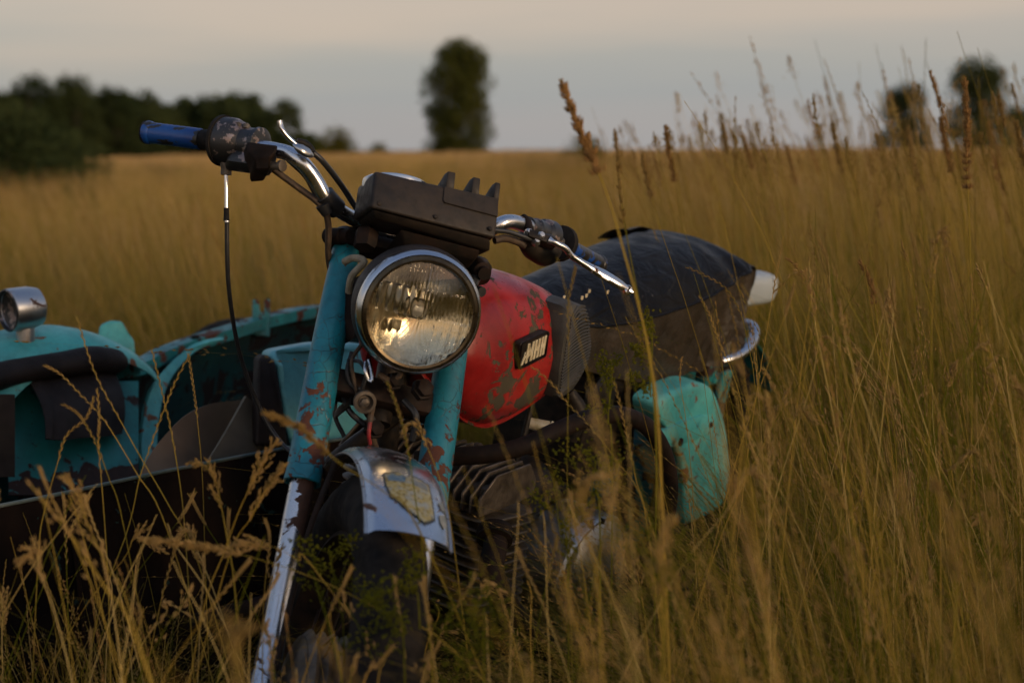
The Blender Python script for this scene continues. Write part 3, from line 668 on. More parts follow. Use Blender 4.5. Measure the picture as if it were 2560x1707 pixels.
mb = MB(); A_, B_ = P(838, 1035, 2.07), P(875, 1005, 2.05); box(mb, (A_+B_)/2, B_-A_, sUp, sG, np.linalg.norm(B_-A_), .017, .02, .003); obj('cable_connector', mb, M['dark_metal'], bike)
mb = MB(); ring = P(912, 1005, 2.03); lathe(mb, ring, hN, [(.009, -.01), (.0165, -.006), (.0165, .002), (.012, .003), (.0085, -.003)], 24); lathe(mb, ring, hN, [(.0065, -.006), (.0065, .004), (.003, .006), (0, .006)], 6); obj('brake_nut', mb, M['alu'], bike)
mb = MB(); tube(mb, [BD(.02, 0, .03), BD(-.02, 0, -.20)], .024, 24); tube(mb, [BD(-.01, 0, -.14), BD(.03, 0, -.35), BD(.10, 0, -.55)], .017, 16)
tube(mb, [BD(.01, 0, .0), BD(.3, 0, -.04), BD(.75, 0, -.08)], .018, 16)
for s in (-1, 1):
    tube(mb, [BD(.10, 0, -.55), BD(.16, s*.09, -.66), BD(.62, s*.11, -.66), BD(.72, s*.11, -.5), BD(.62, s*.1, -.12)], .014, 14); tube(mb, [BD(.45, s*.09, -.09), BD(.8, s*.11, -.12), BD(1.12, s*.12, -.14)], .012, 14)
obj('frame', mb, M['dark_metal'], bike)
mb = MB(); tube(mb, [P(820, 1165, 2.14), P(880, 1115, 2.12), P(945, 1070, 2.12), P(990, 1040, 2.12)], .0125, 14); obj('sidecar_strut', mb, M['dark_metal'], bike)

# ---- fuel tank
us = [-.012, .0, .03, .08, .14, .20, .26, .32, .37, .41, .435]
hw = [.065, .088, .112, .126, .133, .135, .135, .133, .128, .112, .088]
vt = [-.040, -.012, .018, .034, .040, .038, .028, .010, -.012, -.040, -.062]
vb = [-.085, -.115, -.150, -.192, -.214, -.212, -.200, -.184, -.168, -.152, -.135]
UI = np.linspace(-.012, .435, 40)
def ip(x, ys): return np.interp(x, us, ys)
def smooth_ip(x, ys):
    return sum(ip(min(max(x+d, us[0]), us[-1]), ys)*w for d, w in ((-.02, .2), (0, .6), (.02, .2)))
def tank_ring(u, grow=0, m=72):
    h = smooth_ip(u, hw)+grow; top = smooth_ip(u, vt)+grow; bot = smooth_ip(u, vb); r = []
    for k in range(m):
        t = 2*math.pi*k/m; c, s_ = math.cos(t), math.sin(t); ex = 2/3.2
        x = h*math.copysign(abs(c)**ex, c); ez = 2/2.5 if s_ > 0 else 2/5.0
        z = math.copysign(abs(s_)**ez, s_); v = bot+(top-bot)*(.40+.60*z) if z > 0 else bot+(top-bot)*.40*(1+z)
        taper = 1-.10*max(0, (v-bot)/(top-bot)-.45)/.55-.16*max(0, .45-(v-bot)/(top-bot))/.45
        r.append(BD(u, x*taper, v))
    return r
mb = MB(); loft(mb, [tank_ring(u) for u in UI]); tank = obj('fuel_tank', mb, M['red'], bike, sharp=60)
# pressed seam flange round the tank's lower edge
mb = MB(); ka = [tank_ring(u, m=72) for u in UI]; kR, kL = 72-10, 36+10
side_pts = [r_[kR] for r_ in ka], [r_[kL] for r_ in ka]
path = [side_pts[1][k] for k in range(len(UI)-1, -1, -1)]+[side_pts[0][k] for k in range(len(UI))]
rings = []
for i, p_ in enumerate(path):
    u_ = (p_-BO)@bR; w_ = (p_-BO)@bL; o_ = nrm(bL*w_*1.0+bR*min(0, (u_-.07))*1.2); dn = nrm(o_*.8-bU*.6)
    up2 = nrm(np.cross(np.cross(o_, bU), dn)); up2 = up2 if up2@bU > 0 else -up2
    rings.append([p_-dn*.006+up2*.002, p_+dn*.007+up2*.0015, p_+dn*.0085, p_+dn*.007-up2*.0015, p_-dn*.006-up2*.002])
loft(mb, rings, cap=True); obj('seam_flange', mb, M['red'], tank)
# filler cap hidden behind the lamp, on top
mb = MB(); lathe(mb, BD(.13, 0, .050), bU, [(.034, -.01), (.034, .008), (.03, .014), (0, .016)], 32); obj('filler_cap', mb, M['chrome_dull'], tank)
def surf(u, v, lift=0, s=1):
    """outer side of the tank at (u, v)"""
    r = tank_ring(u, m=144); best = None
    for p_ in r:
        w_ = (p_-BO)@bL
        if w_*s < .02: continue
        dv = abs((p_-BO)@bU-v)
        if best is None or dv < best[0]: best = (dv, w_)
    return BD(u, best[1]+s*lift, v)
# knee pads
PADP = [(.262, .000), (.292, .006), (.330, -.005), (.352, -.06), (.392, -.098), (.395, -.118), (.335, -.158), (.300, -.168), (.275, -.160), (.256, -.11), (.250, -.05)]
for s in (1, -1):
    mb = MB(); N_u = 46
    cu = sum(p_[0] for p_ in PADP)/len(PADP); cv = sum(p_[1] for p_ in PADP)/len(PADP)
    edge = []
    for i in range(len(PADP)):
        a, b_ = PADP[i], PADP[(i+1) % len(PADP)]
        for t in (0, .33, .66): edge.append((a[0]+(b_[0]-a[0])*t, a[1]+(b_[1]-a[1])*t))
    rings = []
    def pad_pt(u, v, lf): return BD(u, s*(.1365-2.4*max(0, u-.31)**2-7*max(0, v+.045)**2-1.6*max(0, -.10-v)**2+lf), v)
    for sc_, lf in ((1.0, -.03), (1.0, .003), (.94, .0105), (.80, .0105), (.78, .0085), (.5, .0085), (.25, .0085), (.03, .0085)):
        rings.append([pad_pt(cu+(u-cu)*sc_+(.004 if sc_ < .9 else 0), cv+(v-cv)*sc_, lf) for u, v in edge])
    loft(mb, rings, cap=True); pad = obj('knee_pad', mb, M['pad'], tank)
    mb = MB()
    def width_at(v_):
        xs_ = []
        for i in range(len(edge)):
            a, b_ = edge[i], edge[(i+1) % len(edge)]
            if (a[1]-v_)*(b_[1]-v_) <= 0 and a[1] != b_[1]: xs_.append(a[0]+(b_[0]-a[0])*(v_-a[1])/(b_[1]-a[1]))
        return (min(xs_), max(xs_)) if len(xs_) > 1 else None
    for k in range(24):
        v_ = -.016-k*.0060
        rng_ = width_at(v_)
        if not rng_ or rng_[1]-rng_[0] < .03: continue
        a, b_ = rng_[0]+.014, rng_[1]-.006
        # ribs bow downwards towards the rear
        pts = [pad_pt(a+(b_-a)*q_, v_+.012*math.sin(q_*2.6)+.010*q_-.006, .0108) for q_ in np.linspace(0, 1, 8)]
        tube(mb, pts, .0020, 6, n=14)
    obj('pad_ribs', mb, M['pad'], pad)
# badge with slanted letters
bc = surf(.176, -.064, .002); bu_ = nrm(surf(.20, -.062)-surf(.17, -.066)); bn = nrm(np.cross(bu_, bU)); bn = bn if bn@bL > 0 else -bn; bv_ = np.cross(bn, bu_); bv_ = bv_ if bv_@bU > 0 else -bv_
bw, bh = .088, .047
def rrect(w_, h_, r_, lift, n=5):
    o_ = []
    for cx, cy, a0 in ((w_/2-r_, h_/2-r_, 0), (-w_/2+r_, h_/2-r_, 90), (-w_/2+r_, -h_/2+r_, 180), (w_/2-r_, -h_/2+r_, 270)):
        for k in range(n): t = math.radians(a0+90*k/(n-1)); o_.append(bc+bu_*(cx+r_*math.cos(t))+bv_*(cy+r_*math.sin(t))+bn*lift)
    return o_
mb = MB(); prism(mb, rrect(bw, bh, .006, -.006), bn, .013, .0012); badge = obj('tank_badge', mb, M['dark_metal'], tank, label='rectangular badge with slanted cream letters')
mb = MB(); R1, R2 = rrect(bw*.99, bh*.98, .006, .0072), rrect(bw*.92, bh*.86, .004, .0072); R3, R4 = [p_+bn*.0022 for p_ in R1], [p_+bn*.0022 for p_ in R2]
loft(mb, [R1, R3, R4, R2], cap=False); obj('badge_frame', mb, M['iron'], badge)
def stroke(mb, x0, y0, x1, y1, w_, l=.0095):
    """bar of a letter in badge units: x -1..1, y 0..1"""
    f_ = lambda x, y: bc+bu_*(x*bw*.46+(y-.5)*.0035)+bv_*((y-.5)*bh*.70)+bn*.0072
    a, b_ = (x0, y0), (x1, y1); 
    prism(mb, [f_(x0-w_/2, y0), f_(x0+w_/2, y0), f_(x1+w_/2, y1), f_(x1-w_/2, y1)], bn, .0022, .0003)
def letter_H(mb, x0, x1):
    w_ = .16; stroke(mb, x0+w_/2, 0, x0+w_/2, 1, w_); stroke(mb, x1-w_/2, 0, x1-w_/2, 1, w_)
    f_ = lambda x, y: bc+bu_*(x*bw*.46+(y-.5)*.0035)+bv_*((y-.5)*bh*.70)+bn*.0071
    prism(mb, [f_(x0+.02, .40), f_(x1-.02, .40), f_(x1-.02, .62), f_(x0+.02, .62)], bn, .0022, .0003)
mb = MB(); w_ = .16
stroke(mb, -.52, 0, -.52, 1, w_); stroke(mb, -.16, 0, -.16, 1, w_); stroke(mb, -.50, .95, -.30, .30, .13); stroke(mb, -.30, .30, -.18, .75, .12); stroke(mb, -.55, .10, -.30, .55, .12)
stroke(mb, -.86, 0, -.70, .42, .16); stroke(mb, -.76, .45, -.70, .62, .05)
obj('letters', mb, M['cream'], badge)
mb = MB(); letter_H(mb, .0, .42); obj('letters', mb, M['cream'], badge)
mb = MB(); letter_H(mb, .50, .88); obj('letters', mb, M['cream'], badge)

# ---- seat
su = [.25, .30, .38, .46, .55, .65, .75, .85, .95, 1.02, 1.07, 1.10, 1.115]
st = [-.030, -.016, -.008, .002, .014, .028, .042, .052, .054, .048, .032, .004, -.02]
sh = [.060, .078, .094, .106, .120, .134, .146, .152, .154, .150, .140, .122, .095]
ss = [-.040, -.044, -.056, -.066, -.064, -.056, -.044, -.028, -.006, .010, .012, -.01, -.035]     # seam between top and skirt
sb = [-.07, -.095, -.125, -.150, -.175, -.192, -.198, -.195, -.188, -.175, -.150, -.12, -.09]
UI = np.linspace(.25, 1.115, 60)
def si(x, ys): return float(np.interp(x, su, ys))
def wr(u, w_, v, amp):  # crumpled vinyl
    n = noise.noise(Vector((u*7, w_*9, v*6)))+.5*noise.noise(Vector((u*17, w_*20, v*15+3)))
    tw = max(0, (u-.85)/.25); fold = .010*tw*math.sin(u*70+v*18)
    return n*amp*.8+fold
mb = MB(); rings = []
for u in UI:
    T, h, s_ = si(u, st), si(u, sh), si(u, ss); r = []
    prof = []
    for k in range(33):
        x = -1+2*k/32; z = (1-abs(x)**2.3)
        prof.append((x*h, s_+(T-s_)*(max(z, 0)**.78)))
    for (w_, v) in prof: d = wr(u, w_, v, .006); r.append(BD(u, w_+(d if abs(w_) > h*.7 else 0)*(1 if w_ > 0 else -1), v+d*.55))
    r.append(BD(u, h*.9, s_-.01)); r.append(BD(u, -h*.9, s_-.01)); rings.append(r)
loft(mb, rings); seat = obj('seat', mb, M['leather'], bike, sharp=70)
mb = MB()
for sgn in (1, -1):
    g = []
    for u in UI:
        h, s_, b_ = si(u, sh), si(u, ss)+.003, si(u, sb); row = []
        for q_ in np.linspace(0, 1, 14):
            v = s_+(b_-s_)*q_; tw = max(0, (u-.78)/.28)
            w_ = h*1.005+.004*math.sin(q_*3)-.012*q_+wr(u, h, v, .007*(.3+q_))+tw*.021*math.sin(u*105+q_*4)*(.25+q_)
            row.append(BD(u, sgn*w_, v))
        g.append(row)
    sheet(mb, g, .0025)
# rear of the skirt
g = []
for x in np.linspace(-1, 1, 40):
    row = []
    for q_ in np.linspace(0, 1, 12):
        v = .012-q_*.15; u = 1.115-.02*abs(x)**4*2+.010*math.sin(x*22+q_*2)*(.3+q_); row.append(BD(u, x*.128, v))
    g.append(row)
sheet(mb, g, .0025)
obj('seat_skirt', mb, M['skirt'], seat, sharp=70)
mb = MB()
for sgn in (1, -1): tube(mb, [BD(u, sgn*(si(u, sh)*1.015+wr(u, si(u, sh), si(u, ss), .006)), si(u, ss)+.001) for u in UI], .0026, 8, smooth=False)
obj('piping', mb, M['leather'], seat)
mb = MB(); g = [[BD(u, -.135+.045*q_, si(u, st)*.72-.020+.026*q_+.008*math.sin(q_*2.6)+.002*math.sin(u*60)) for q_ in np.linspace(0, 1, 8)] for u in np.linspace(.86, 1.07, 24)]
sheet(mb, g, .002); obj('torn_flap', mb, M['leather'], seat)
# stuffing holes
for k in range(7):
    mb = MB(); u = .31+.028*k+.01*random.random(); lathe(mb, BD(u, .085+.012*math.sin(k*2.3), si(u, st)*.6-.002-.004*k*.2), bU, [(.0012, -.004), (.0015, .002), (0, .0028)], 8, sx=3.0); obj('stuffing_tear', mb, M['cream'], seat)

# ---- tail: lamp, grab rail, rear frame, mudguard
mb = MB(); rings = []; lpC = P(1835, 722, 3.27)
for k, u in enumerate(np.linspace(0, .150, 18)):
    q_ = k/17; e_ = math.sqrt(max(.02, 1-(max(0, q_-.72)/.285)**2)); hw_ = .040*(1-.15*q_)*e_; hh = .040*(1-.12*q_)*e_
    rings.append([lpC+bR*u*.55+cR*u*.35+bL*hw_*math.copysign(abs(math.cos(t))**.6, math.cos(t))+bU*hh*math.copysign(abs(math.sin(t))**.6, math.sin(t)) for t in np.linspace(0, 2*math.pi, 28, endpoint=False)])
loft(mb, rings); obj('tail_lamp', mb, M['lamp_plastic'], bike)
mb = MB(); tube(mb, [P(1800, 903, 3.02), P(1836, 893, 3.04), P(1868, 872, 3.07), P(1884, 845, 3.10), P(1884, 822, 3.12), P(1868, 811, 3.14), P(1842, 810, 3.16), P(1800, 812, 3.18)], .0125, 16, n=50); obj('grab_rail', mb, M['chrome'], bike)
mb = MB(); box(mb, P(1772, 905, 3.0), bR, bU, bL, .055, .10, .03, .008); tube(mb, [P(1745, 870, 3.0), P(1760, 850, 3.0), P(1790, 860, 3.0)], .016, 12); tube(mb, [P(1800, 903, 3.02), P(1745, 915, 2.99)], .014, 12); obj('rail_bracket', mb, M['teal_dull'], bike)
mb = MB(); box(mb, P(1800, 1000, 3.05), bR, bU, bL, .05, .13, .012, .003); box(mb, P(1785, 945, 3.04), bR, bU, bL, .07, .012, .03, .003); obj('rear_frame_plate', mb, M['teal_dull'], bike)
RWC = BD(1.27, 0, -.53)
mb = MB(); tt = np.linspace(math.radians(-20), math.radians(150), 50)
g = [[RWC+bL*x-bR*(.345-8*x*x*.3)*math.cos(t)+bU*(.345-2.4*x*x)*math.sin(t) for x in np.linspace(-.075, .075, 13)] for t in tt]; sheet(mb, g, .002); obj('rear_mudguard', mb, M['teal_dull'], bike)
mb = MB(); vs = []; fs = []
for i in range(96):
    th_ = 2*math.pi*i/96
    for k in range(16):
        ph = 2*math.pi*k/16; rr = .047+(.004 if (i % 4 < 2 and math.cos(ph) > .3) else 0)
        vs.append(RWC+bL*.046*math.sin(ph)+(RT+rr*math.cos(ph))*(math.cos(th_)*bR+math.sin(th_)*bU))
    for k in range(16): k2 = (k+1) % 16; i2 = (i+1) % 96; fs.append((i*16+k, i*16+k2, i2*16+k2, i2*16+k))
mb.add(vs, fs); rw = obj('rear_wheel', mb, M['tyre'], bike)
mb = MB(); lathe(mb, RWC, bL, [(.228, -.03), (.234, -.028), (.216, -.004), (.216, .004), (.234, .028), (.228, .03), (.21, 0)], 64, close=True); obj('rim', mb, M['iron'], rw)
mb = MB(); lathe(mb, RWC, bL, [(.02, -.07), (.09, -.055), (.095, .04), (.03, .06), (.01, .08)], 40); obj('hub', mb, M['alu'], rw)

# ---- side cover (tool box) with pressed panel
def uv_(px_, py_, w):
    o_ = BO+w*bL; D = P(px_, py_, 1)-CAM; t = ((o_-CAM)@bL)/(D@bL); q_ = CAM+t*D-BO; return float(q_@bR), float(q_@bU)
SCV = [uv_(a, b_, .19) for a, b_ in ((1640, 1012), (1662, 990), (1705, 968), (1745, 957), (1780, 972), (1804, 1040), (1818, 1130), (1822, 1200), (1808, 1262), (1765, 1292), (1712, 1312), (1704, 1270), (1702, 1200), (1690, 1130), (1668, 1080), (1646, 1050))]
def dens(poly, n=4):
    o_ = []; m_ = len(poly)
    for i in range(m_):
        for t in range(n): 
            q0, q1, q2, q3 = [np.array(poly[(i+k) % m_]) for k in (-1, 0, 1, 2)]; x = t/n
            o_.append(.5*((2*q1)+(-q0+q2)*x+(2*q0-5*q1+4*q2-q3)*x*x+(-q0+3*q1-3*q2+q3)*x**3))
    return o_
def pillow(mb, poly, w0, levels, bulge=.012):
    pl = dens(poly); c = np.mean(pl, axis=0); rings = []
    for sc_, lf in levels:
        rings.append([BD(*( [c[0]+(p_[0]-c[0])*sc_, w0+lf+bulge*(1-((p_[1]-c[1])/.2)**2)*(1 if lf > 0 else 0), c[1]+(p_[1]-c[1])*sc_] )) for p_ in pl])
    loft(mb, rings)
SCV2 = SCV
mb = MB(); pillow(mb, SCV2, .175, [(1.0, -.035), (1.0, .004), (.985, .010), (.955, .0145), (.90, .0165), (.5, .017), (.1, .017)], .006); sc_ = obj('side_cover', mb, M['teal'], bike, sharp=50)
def lipprism(mb, poly, w0, th):
    prism(mb, [BD(u, w0, v) for u, v in dens(poly, 3)], bL, th, .0025, 2)
mb = MB(); rp = [uv_(a, b_, .21) for a, b_ in ((1664, 1088), (1700, 1066), (1745, 1048), (1778, 1042), (1792, 1058), (1790, 1082), (1770, 1094), (1730, 1108), (1680, 1122))]
lipprism(mb, rp, .188, .0135); obj('pressed_panel', mb, M['teal'], sc_)
mb = MB(); lathe(mb, P(1778, 1062, 2.835), bL, [(.006, -.002), (.0062, .002), (.004, .0035), (0, .004)], 14); obj('cover_screw', mb, M['iron'], sc_)
mb = MB(); lathe(mb, P(1702, 1105, 2.76), bL, [(.0085, -.002), (.0085, .0015), (.006, .003), (0, .0032)], 14); obj('cover_screw', mb, M['iron'], sc_)

# ---- engine
mb = MB(); box(mb, BD(.18, .0, -.60), bR, bU, bL, .34, .24, .22, .03, 3); box(mb, BD(.40, 0, -.56), bR, bU, bL, .26, .2, .24, .03, 3); eng = obj('engine', mb, M['dark_metal'], bike)
def fin_outline(sw, su_, cut, n=4):
    o_ = []
    for cx, cy, a0 in ((1, 1, 0), (-1, 1, 90), (-1, -1, 180), (1, -1, 270)):
        for k in range(n): t = math.radians(a0+90*k/(n-1)); o_.append((cx*(su_-cut)+cut*math.cos(t), cy*(sw-cut)+cut*math.sin(t)))
    return o_
for s in (-1, 1):                                          # two cylinders side by side
    cyl = None; mb = MB(); cc = .075*s+.045
    tube(mb, [BD(.13, cc, -.50), BD(.10, cc, -.26)], .045, 24)
    for k in range(11):
        v = -.49+k*.0165; u0 = .130-.125*(v+.50)
        prism(mb, [BD(u0+a, cc+b_, v-.10*a) for a, b_ in fin_outline(.073, .088, .028)], bU, .0042, .0012, 1)
    cyl = obj('cylinder', mb, M['alu'], eng)
    mb = MB()
    for k in range(9):
        w_ = cc-.064+k*.016; ol = [(-.082, 0), (.082, 0), (.085, .028), (.055, .062), (-.045, .062), (-.088, .030)]
        prism(mb, [BD(.095+a, w_-.002, -.302+v) for a, v in ol], bL, .0042, .0012, 1)
    box(mb, BD(.095, cc, -.285), bR, bU, bL, .13, .05, .12, .006); obj('cylinder_head', mb, M['alu'], eng)
mb = MB(); lathe(mb, BD(.085, .12, -.235), bU, [(.010, -.02), (.0115, -.01), (.0115, .0), (.007, .004), (.007, .02), (0, .022)], 12); obj('spark_plug', mb, M['alu'], eng)
mb = MB(); A_, B_ = P(1325, 1058, 2.40), P(1372, 1068, 2.40); tube(mb, [A_, B_], [.010, .011], 12); tube(mb, [P(1370, 1065, 2.4), P(1376, 1070, 2.4)], .012, 8); obj('fuel_filter', mb, M['cream'], eng)
# carburettor, air filter behind the cylinders
mb = MB(); lathe(mb, BD(.25, .06, -.37), bR, [(.03, 0), (.032, .05), (.05, .055), (.055, .14), (.02, .15)], 28); lathe(mb, BD(.30, .08, -.36), bU, [(.03, -.06), (.03, .05), (.02, .06)], 24); obj('carburettor', mb, M['dark_metal'], eng)
# clutch cover
mb = MB(); cvc = BD(.46, .185, -.52); n_ = nrm(bL+.0*bU)
lathe(mb, cvc, n_, [(.115, -.09), (.115, -.03), (.115, .0), (.111, .006), (.106, .006), (.098, .012), (.07, .028), (.03, .036), (0, .037)], 56, sx=1.15, up=bU); obj('clutch_cover', mb, M['chrome_dull'], eng)
for t in (.5, 1.6, 2.9, 4.2, 5.4):
    mb = MB(); lathe(mb, cvc+.109*(1.15*math.cos(t)*bR+math.sin(t)*bU), n_, [(.005, 0), (.005, .010), (0, .0105)], 10); obj('cover_screw', mb, M['iron'], eng)
# exhaust headers
mb = MB(); tube(mb, [P(1240, 1330, 2.22), P(1238, 1365, 2.20), P(1229, 1430, 2.18), P(1262, 1508, 2.2), P(1310, 1570, 2.25), P(1420, 1680, 2.4)], [.019, .019, .020, .021, .022, .024], 22, n=44); ex = obj('exhaust_pipe', mb, M['iron'], bike)
mb = MB(); lathe(mb, P(1238, 1334, 2.215), P(1236, 1365, 2.20)-P(1240, 1330, 2.22), [(.022, -.012), (.028, -.008), (.030, 0), (.027, .006), (.028, .012), (.021, .014)], 24); obj('collar', mb, M['iron'], ex)
mb = MB(); tube(mb, [BD(.06, -.05, -.40), BD(-.02, -.06, -.45), BD(.02, -.1, -.62), BD(.3, -.16, -.70), BD(.9, -.18, -.70)], .021, 18, n=40); obj('exhaust_pipe', mb, M['iron'], bike)
mb = MB(); tube(mb, [BD(.42, .16, -.72), BD(.8, .20, -.72), BD(1.35, .22, -.70)], [.03, .040, .040], 22); obj('silencer', mb, M['iron'], bike)
# crash bar
mb = MB(); tube(mb, [P(1040, 1150, 2.16), P(1130, 1141, 2.15), P(1210, 1136, 2.14), P(1300, 1118, 2.14), P(1390, 1078, 2.16), P(1470, 1046, 2.19), P(1545, 1036, 2.22), P(1610, 1060, 2.27), P(1650, 1110, 2.30), P(1672, 1180, 2.34), P(1672, 1260, 2.38), P(1650, 1340, 2.42), P(1600, 1420, 2.46), P(1540, 1500, 2.5)], .0140, 18, n=110); obj('crash_bar', mb, M['iron'], bike)
mb = MB(); tube(mb, [BD(.36, .10, -.69), BD(.38, .2, -.69), BD(.38, .30, -.67)], .012, 12); tube(mb, [BD(.38, .22, -.683), BD(.38, .32, -.668)], .019, 14); obj('footrest', mb, M['rubber'], bike)
# fuel tap and misc bits behind the tank
mb = MB(); tube(mb, [BD(.40, .10, -.18), BD(.42, .12, -.22), BD(.41, .12, -.27)], [.012, .018, .01], 14); tube(mb, [BD(.33, .07, -.2), BD(.30, .08, -.28), BD(.28, .08, -.33)], .006, 10); obj('fuel_tap', mb, M['dark_metal'], bike)
mb = MB(); lathe(mb, BD(.50, .12, -.20), bL, [(.03, -.02), (.045, 0), (.04, .008), (0, .010)], 24); obj('ignition_cover', mb, M['dark_metal'], bike)
mb = MB(); box(mb, BD(.62, 0, -.28), bR, bU, bL, .24, .22, .20, .02, 2); obj('air_box', mb, M['dark_metal'], bike)

# ================================================================ THE SIDECAR
side = thing('sidecar', tuple(SC(.2, -.7, 0)), 'wrecked open teal sidecar with torn panels beside the motorcycle', 'sidecar')
# inner wall (towards the motorcycle): rusted black sheet with a pale bare edge
def near_wall():
    g = []
    for px_, py_, d in ((-260, 1330, 1.93), (-60, 1280, 2.05), (160, 1235, 2.18), (400, 1183, 2.34), (620, 1140, 2.52), (800, 1108, 2.68), (980, 1082, 2.86), (1100, 1066, 2.99)):
        t = P(px_, py_, d); row = []
        for q_ in np.linspace(0, 1, 12):
            p_ = t.copy(); p_[2] = t[2]*(1-q_*.93); p_ = p_+_l*(.05*math.sin(q_*2.6)-.04*q_); row.append(p_)
        g.append(row)
    return g
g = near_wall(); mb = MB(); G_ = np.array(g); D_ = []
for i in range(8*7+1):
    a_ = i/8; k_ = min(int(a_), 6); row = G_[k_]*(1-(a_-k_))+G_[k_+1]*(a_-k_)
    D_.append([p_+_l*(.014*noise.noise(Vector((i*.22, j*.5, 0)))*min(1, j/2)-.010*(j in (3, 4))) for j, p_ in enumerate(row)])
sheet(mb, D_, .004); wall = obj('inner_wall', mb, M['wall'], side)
for k_ in (2, 4, 5):
    mb = MB(); tube(mb, [p_+_l*.004 for p_ in G_[k_][1:]], .006, 8, flat=.5); obj('seam', mb, M['dark_rust'], wall)
mb = MB(); tube(mb, [r_[0]+Zp*.002 for r_ in g], .0032, 8, n=60); obj('bare_edge', mb, M['edge'], wall)
# outer wall with rim
def far_pt(px_, py_, d): return P(px_, py_, d)
rim_pts = [far_pt(-240, 1010, 2.75), far_pt(-40, 975, 2.85), far_pt(180, 930, 2.97), far_pt(330, 906, 3.10), far_pt(390, 878, 3.18), far_pt(470, 847, 3.28), far_pt(560, 820, 3.38), far_pt(650, 792, 3.48), far_pt(740, 772, 3.58), far_pt(860, 760, 3.72), far_pt(980, 760, 3.85)]
rp_ = catmull(rim_pts, 60); g = []
for p_ in rp_:
    row = []
    for q_ in np.linspace(0, 1, 12): r_ = p_.copy(); r_[2] = p_[2]*(1-q_)+.12*q_; r_ = r_-_l*.05*math.sin(q_*math.pi)*1.0; row.append(r_)
    g.append(row)
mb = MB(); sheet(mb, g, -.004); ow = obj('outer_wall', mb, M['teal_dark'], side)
mb = MB(); gg = [[p_+_l*x-Zp*abs(x)*.12+Zp*.004 for x in np.linspace(-.012, .028, 5)] for p_ in rp_]; sheet(mb, gg, .003)
gg = [[p_+_l*.028+Zp*(.0-y) for y in np.linspace(0, .026, 3)] for p_ in rp_]; sheet(mb, gg, .003); obj('rim', mb, M['teal_rim'], ow)
# floor, bow and stern panels
def base(u, w, z): return SC(u, w, z)
mb = MB(); fl_ = [g_[-1] for g_ in g]; nr = near_wall(); nb = catmull([r_[-1] for r_ in nr], 60)
gg = [[a+(b_-a)*t+Zp*.03 for t in np.linspace(0, 1, 6)] for a, b_ in zip(nb, fl_)]; sheet(mb, gg, .004); obj('floor', mb, M['dark_rust'], side)
nt_top = catmull([r_[0] for r_ in nr], 60)
mb = MB(); gg = [[(nt_top[0]*(1-t)+rp_[0]*t)*np.array([1, 1, 1-q_*.85]) for q_ in np.linspace(0, 1, 6)] for t in np.linspace(0, 1, 8)]; sheet(mb, gg, .004); obj('front_panel', mb, M['teal_dull'], side)
mb = MB(); gg = [[(nt_top[-1]*(1-t)+rp_[-1]*t)*np.array([1, 1, 1-q_*.85]) for q_ in np.linspace(0, 1, 6)] for t in np.linspace(0, 1, 8)]; sheet(mb, gg, .004); obj('rear_panel', mb, M['teal_dull'], side)
# arched rib inside, and curved teal inner panel
mb = MB(); arc = [P(352, 1190, 2.95), P(345, 1120, 2.98), P(352, 1040, 3.02), P(372, 970, 3.06), P(405, 920, 3.12), P(450, 880, 3.2), P(520, 852, 3.27)]
ap = catmull(arc, 40); gg = [[p_+_l*.01+bR*x for x in np.linspace(0, .045, 4)] for p_ in ap]; sheet(mb, gg, .012); obj('arched_rib', mb, M['teal'], side)
# seat backrest: pale teal shell with black pad
mb = MB(); pf = [P(668, 882, 2.66), P(700, 872, 2.68), P(790, 857, 2.76), P(905, 858, 2.88), P(990, 900, 2.98), P(1000, 1060, 2.96), P(985, 1105, 2.93), P(860, 1120, 2.80), P(735, 1128, 2.68), P(716, 1080, 2.67), P(702, 980, 2.66), P(690, 920, 2.66)]
prism(mb, pf, nrm(cF-_l*.6), .09, .02, 4); bk_ = obj('backrest', mb, M['teal_pale'], side, label='pale teal seat backrest with black pad on its front')
mb = MB(); pf = [P(648, 893, 2.62), P(668, 884, 2.64), P(690, 905, 2.65), P(704, 980, 2.65), P(716, 1075, 2.66), P(722, 1118, 2.66), P(640, 1116, 2.60), P(644, 1000, 2.61)]
prism(mb, pf, nrm(cF-_l*.6), .06, .012, 3); obj('pad', mb, M['flap'], bk_)
# nose mudguard with marker lamp
mb = MB(); ng = []
dome = [(-170, 960, 2.7), (-110, 905, 2.76), (-40, 852, 2.82), (40, 826, 2.88), (130, 816, 2.94), (210, 830, 3.0), (270, 860, 3.05), (308, 895, 3.09), (322, 915, 3.1)]
dp = catmull([P(*q_) for q_ in dome], 40)
for x in np.linspace(0, 1, 16):
    row = []
    for i, p_ in enumerate(dp):
        q_ = i/39; row.append(p_+_l*(.15*math.sin(x*math.pi/2))*(1-.3*q_)-Zp*(.085*(1-math.cos(x*math.pi/2)))*(1-.55*q_)-_l*.01)
    ng.append(row)
sheet(mb, ng, .003)
ng = []
for x in np.linspace(0, 1, 10):
    ng.append([p_-_l*(.12*math.sin(x*math.pi/2))-Zp*(.2*(1-math.cos(x*math.pi/2)))-_l*.012 for p_ in dp])
sheet(mb, ng, -.003)
mg = obj('mudguard', mb, M['teal'], side, sharp=60)
lc = P(22, 776, 2.80); la = nrm(P(34, 776, 2.80)-P(92, 768, 2.835))
mb = MB(); lathe(mb, lc, la, [(.035, -.012), (.0405, .002), (.0425, 0), (.0430, -.01), (.0425, -.042), (.038, -.060), (.022, -.070), (0, -.072)], 44)
tube(mb, [lc-la*.033-Zp*.035, lc-la*.033-Zp*.082], .018, 16); lp = obj('marker_lamp', mb, M['chrome_dull'], side)
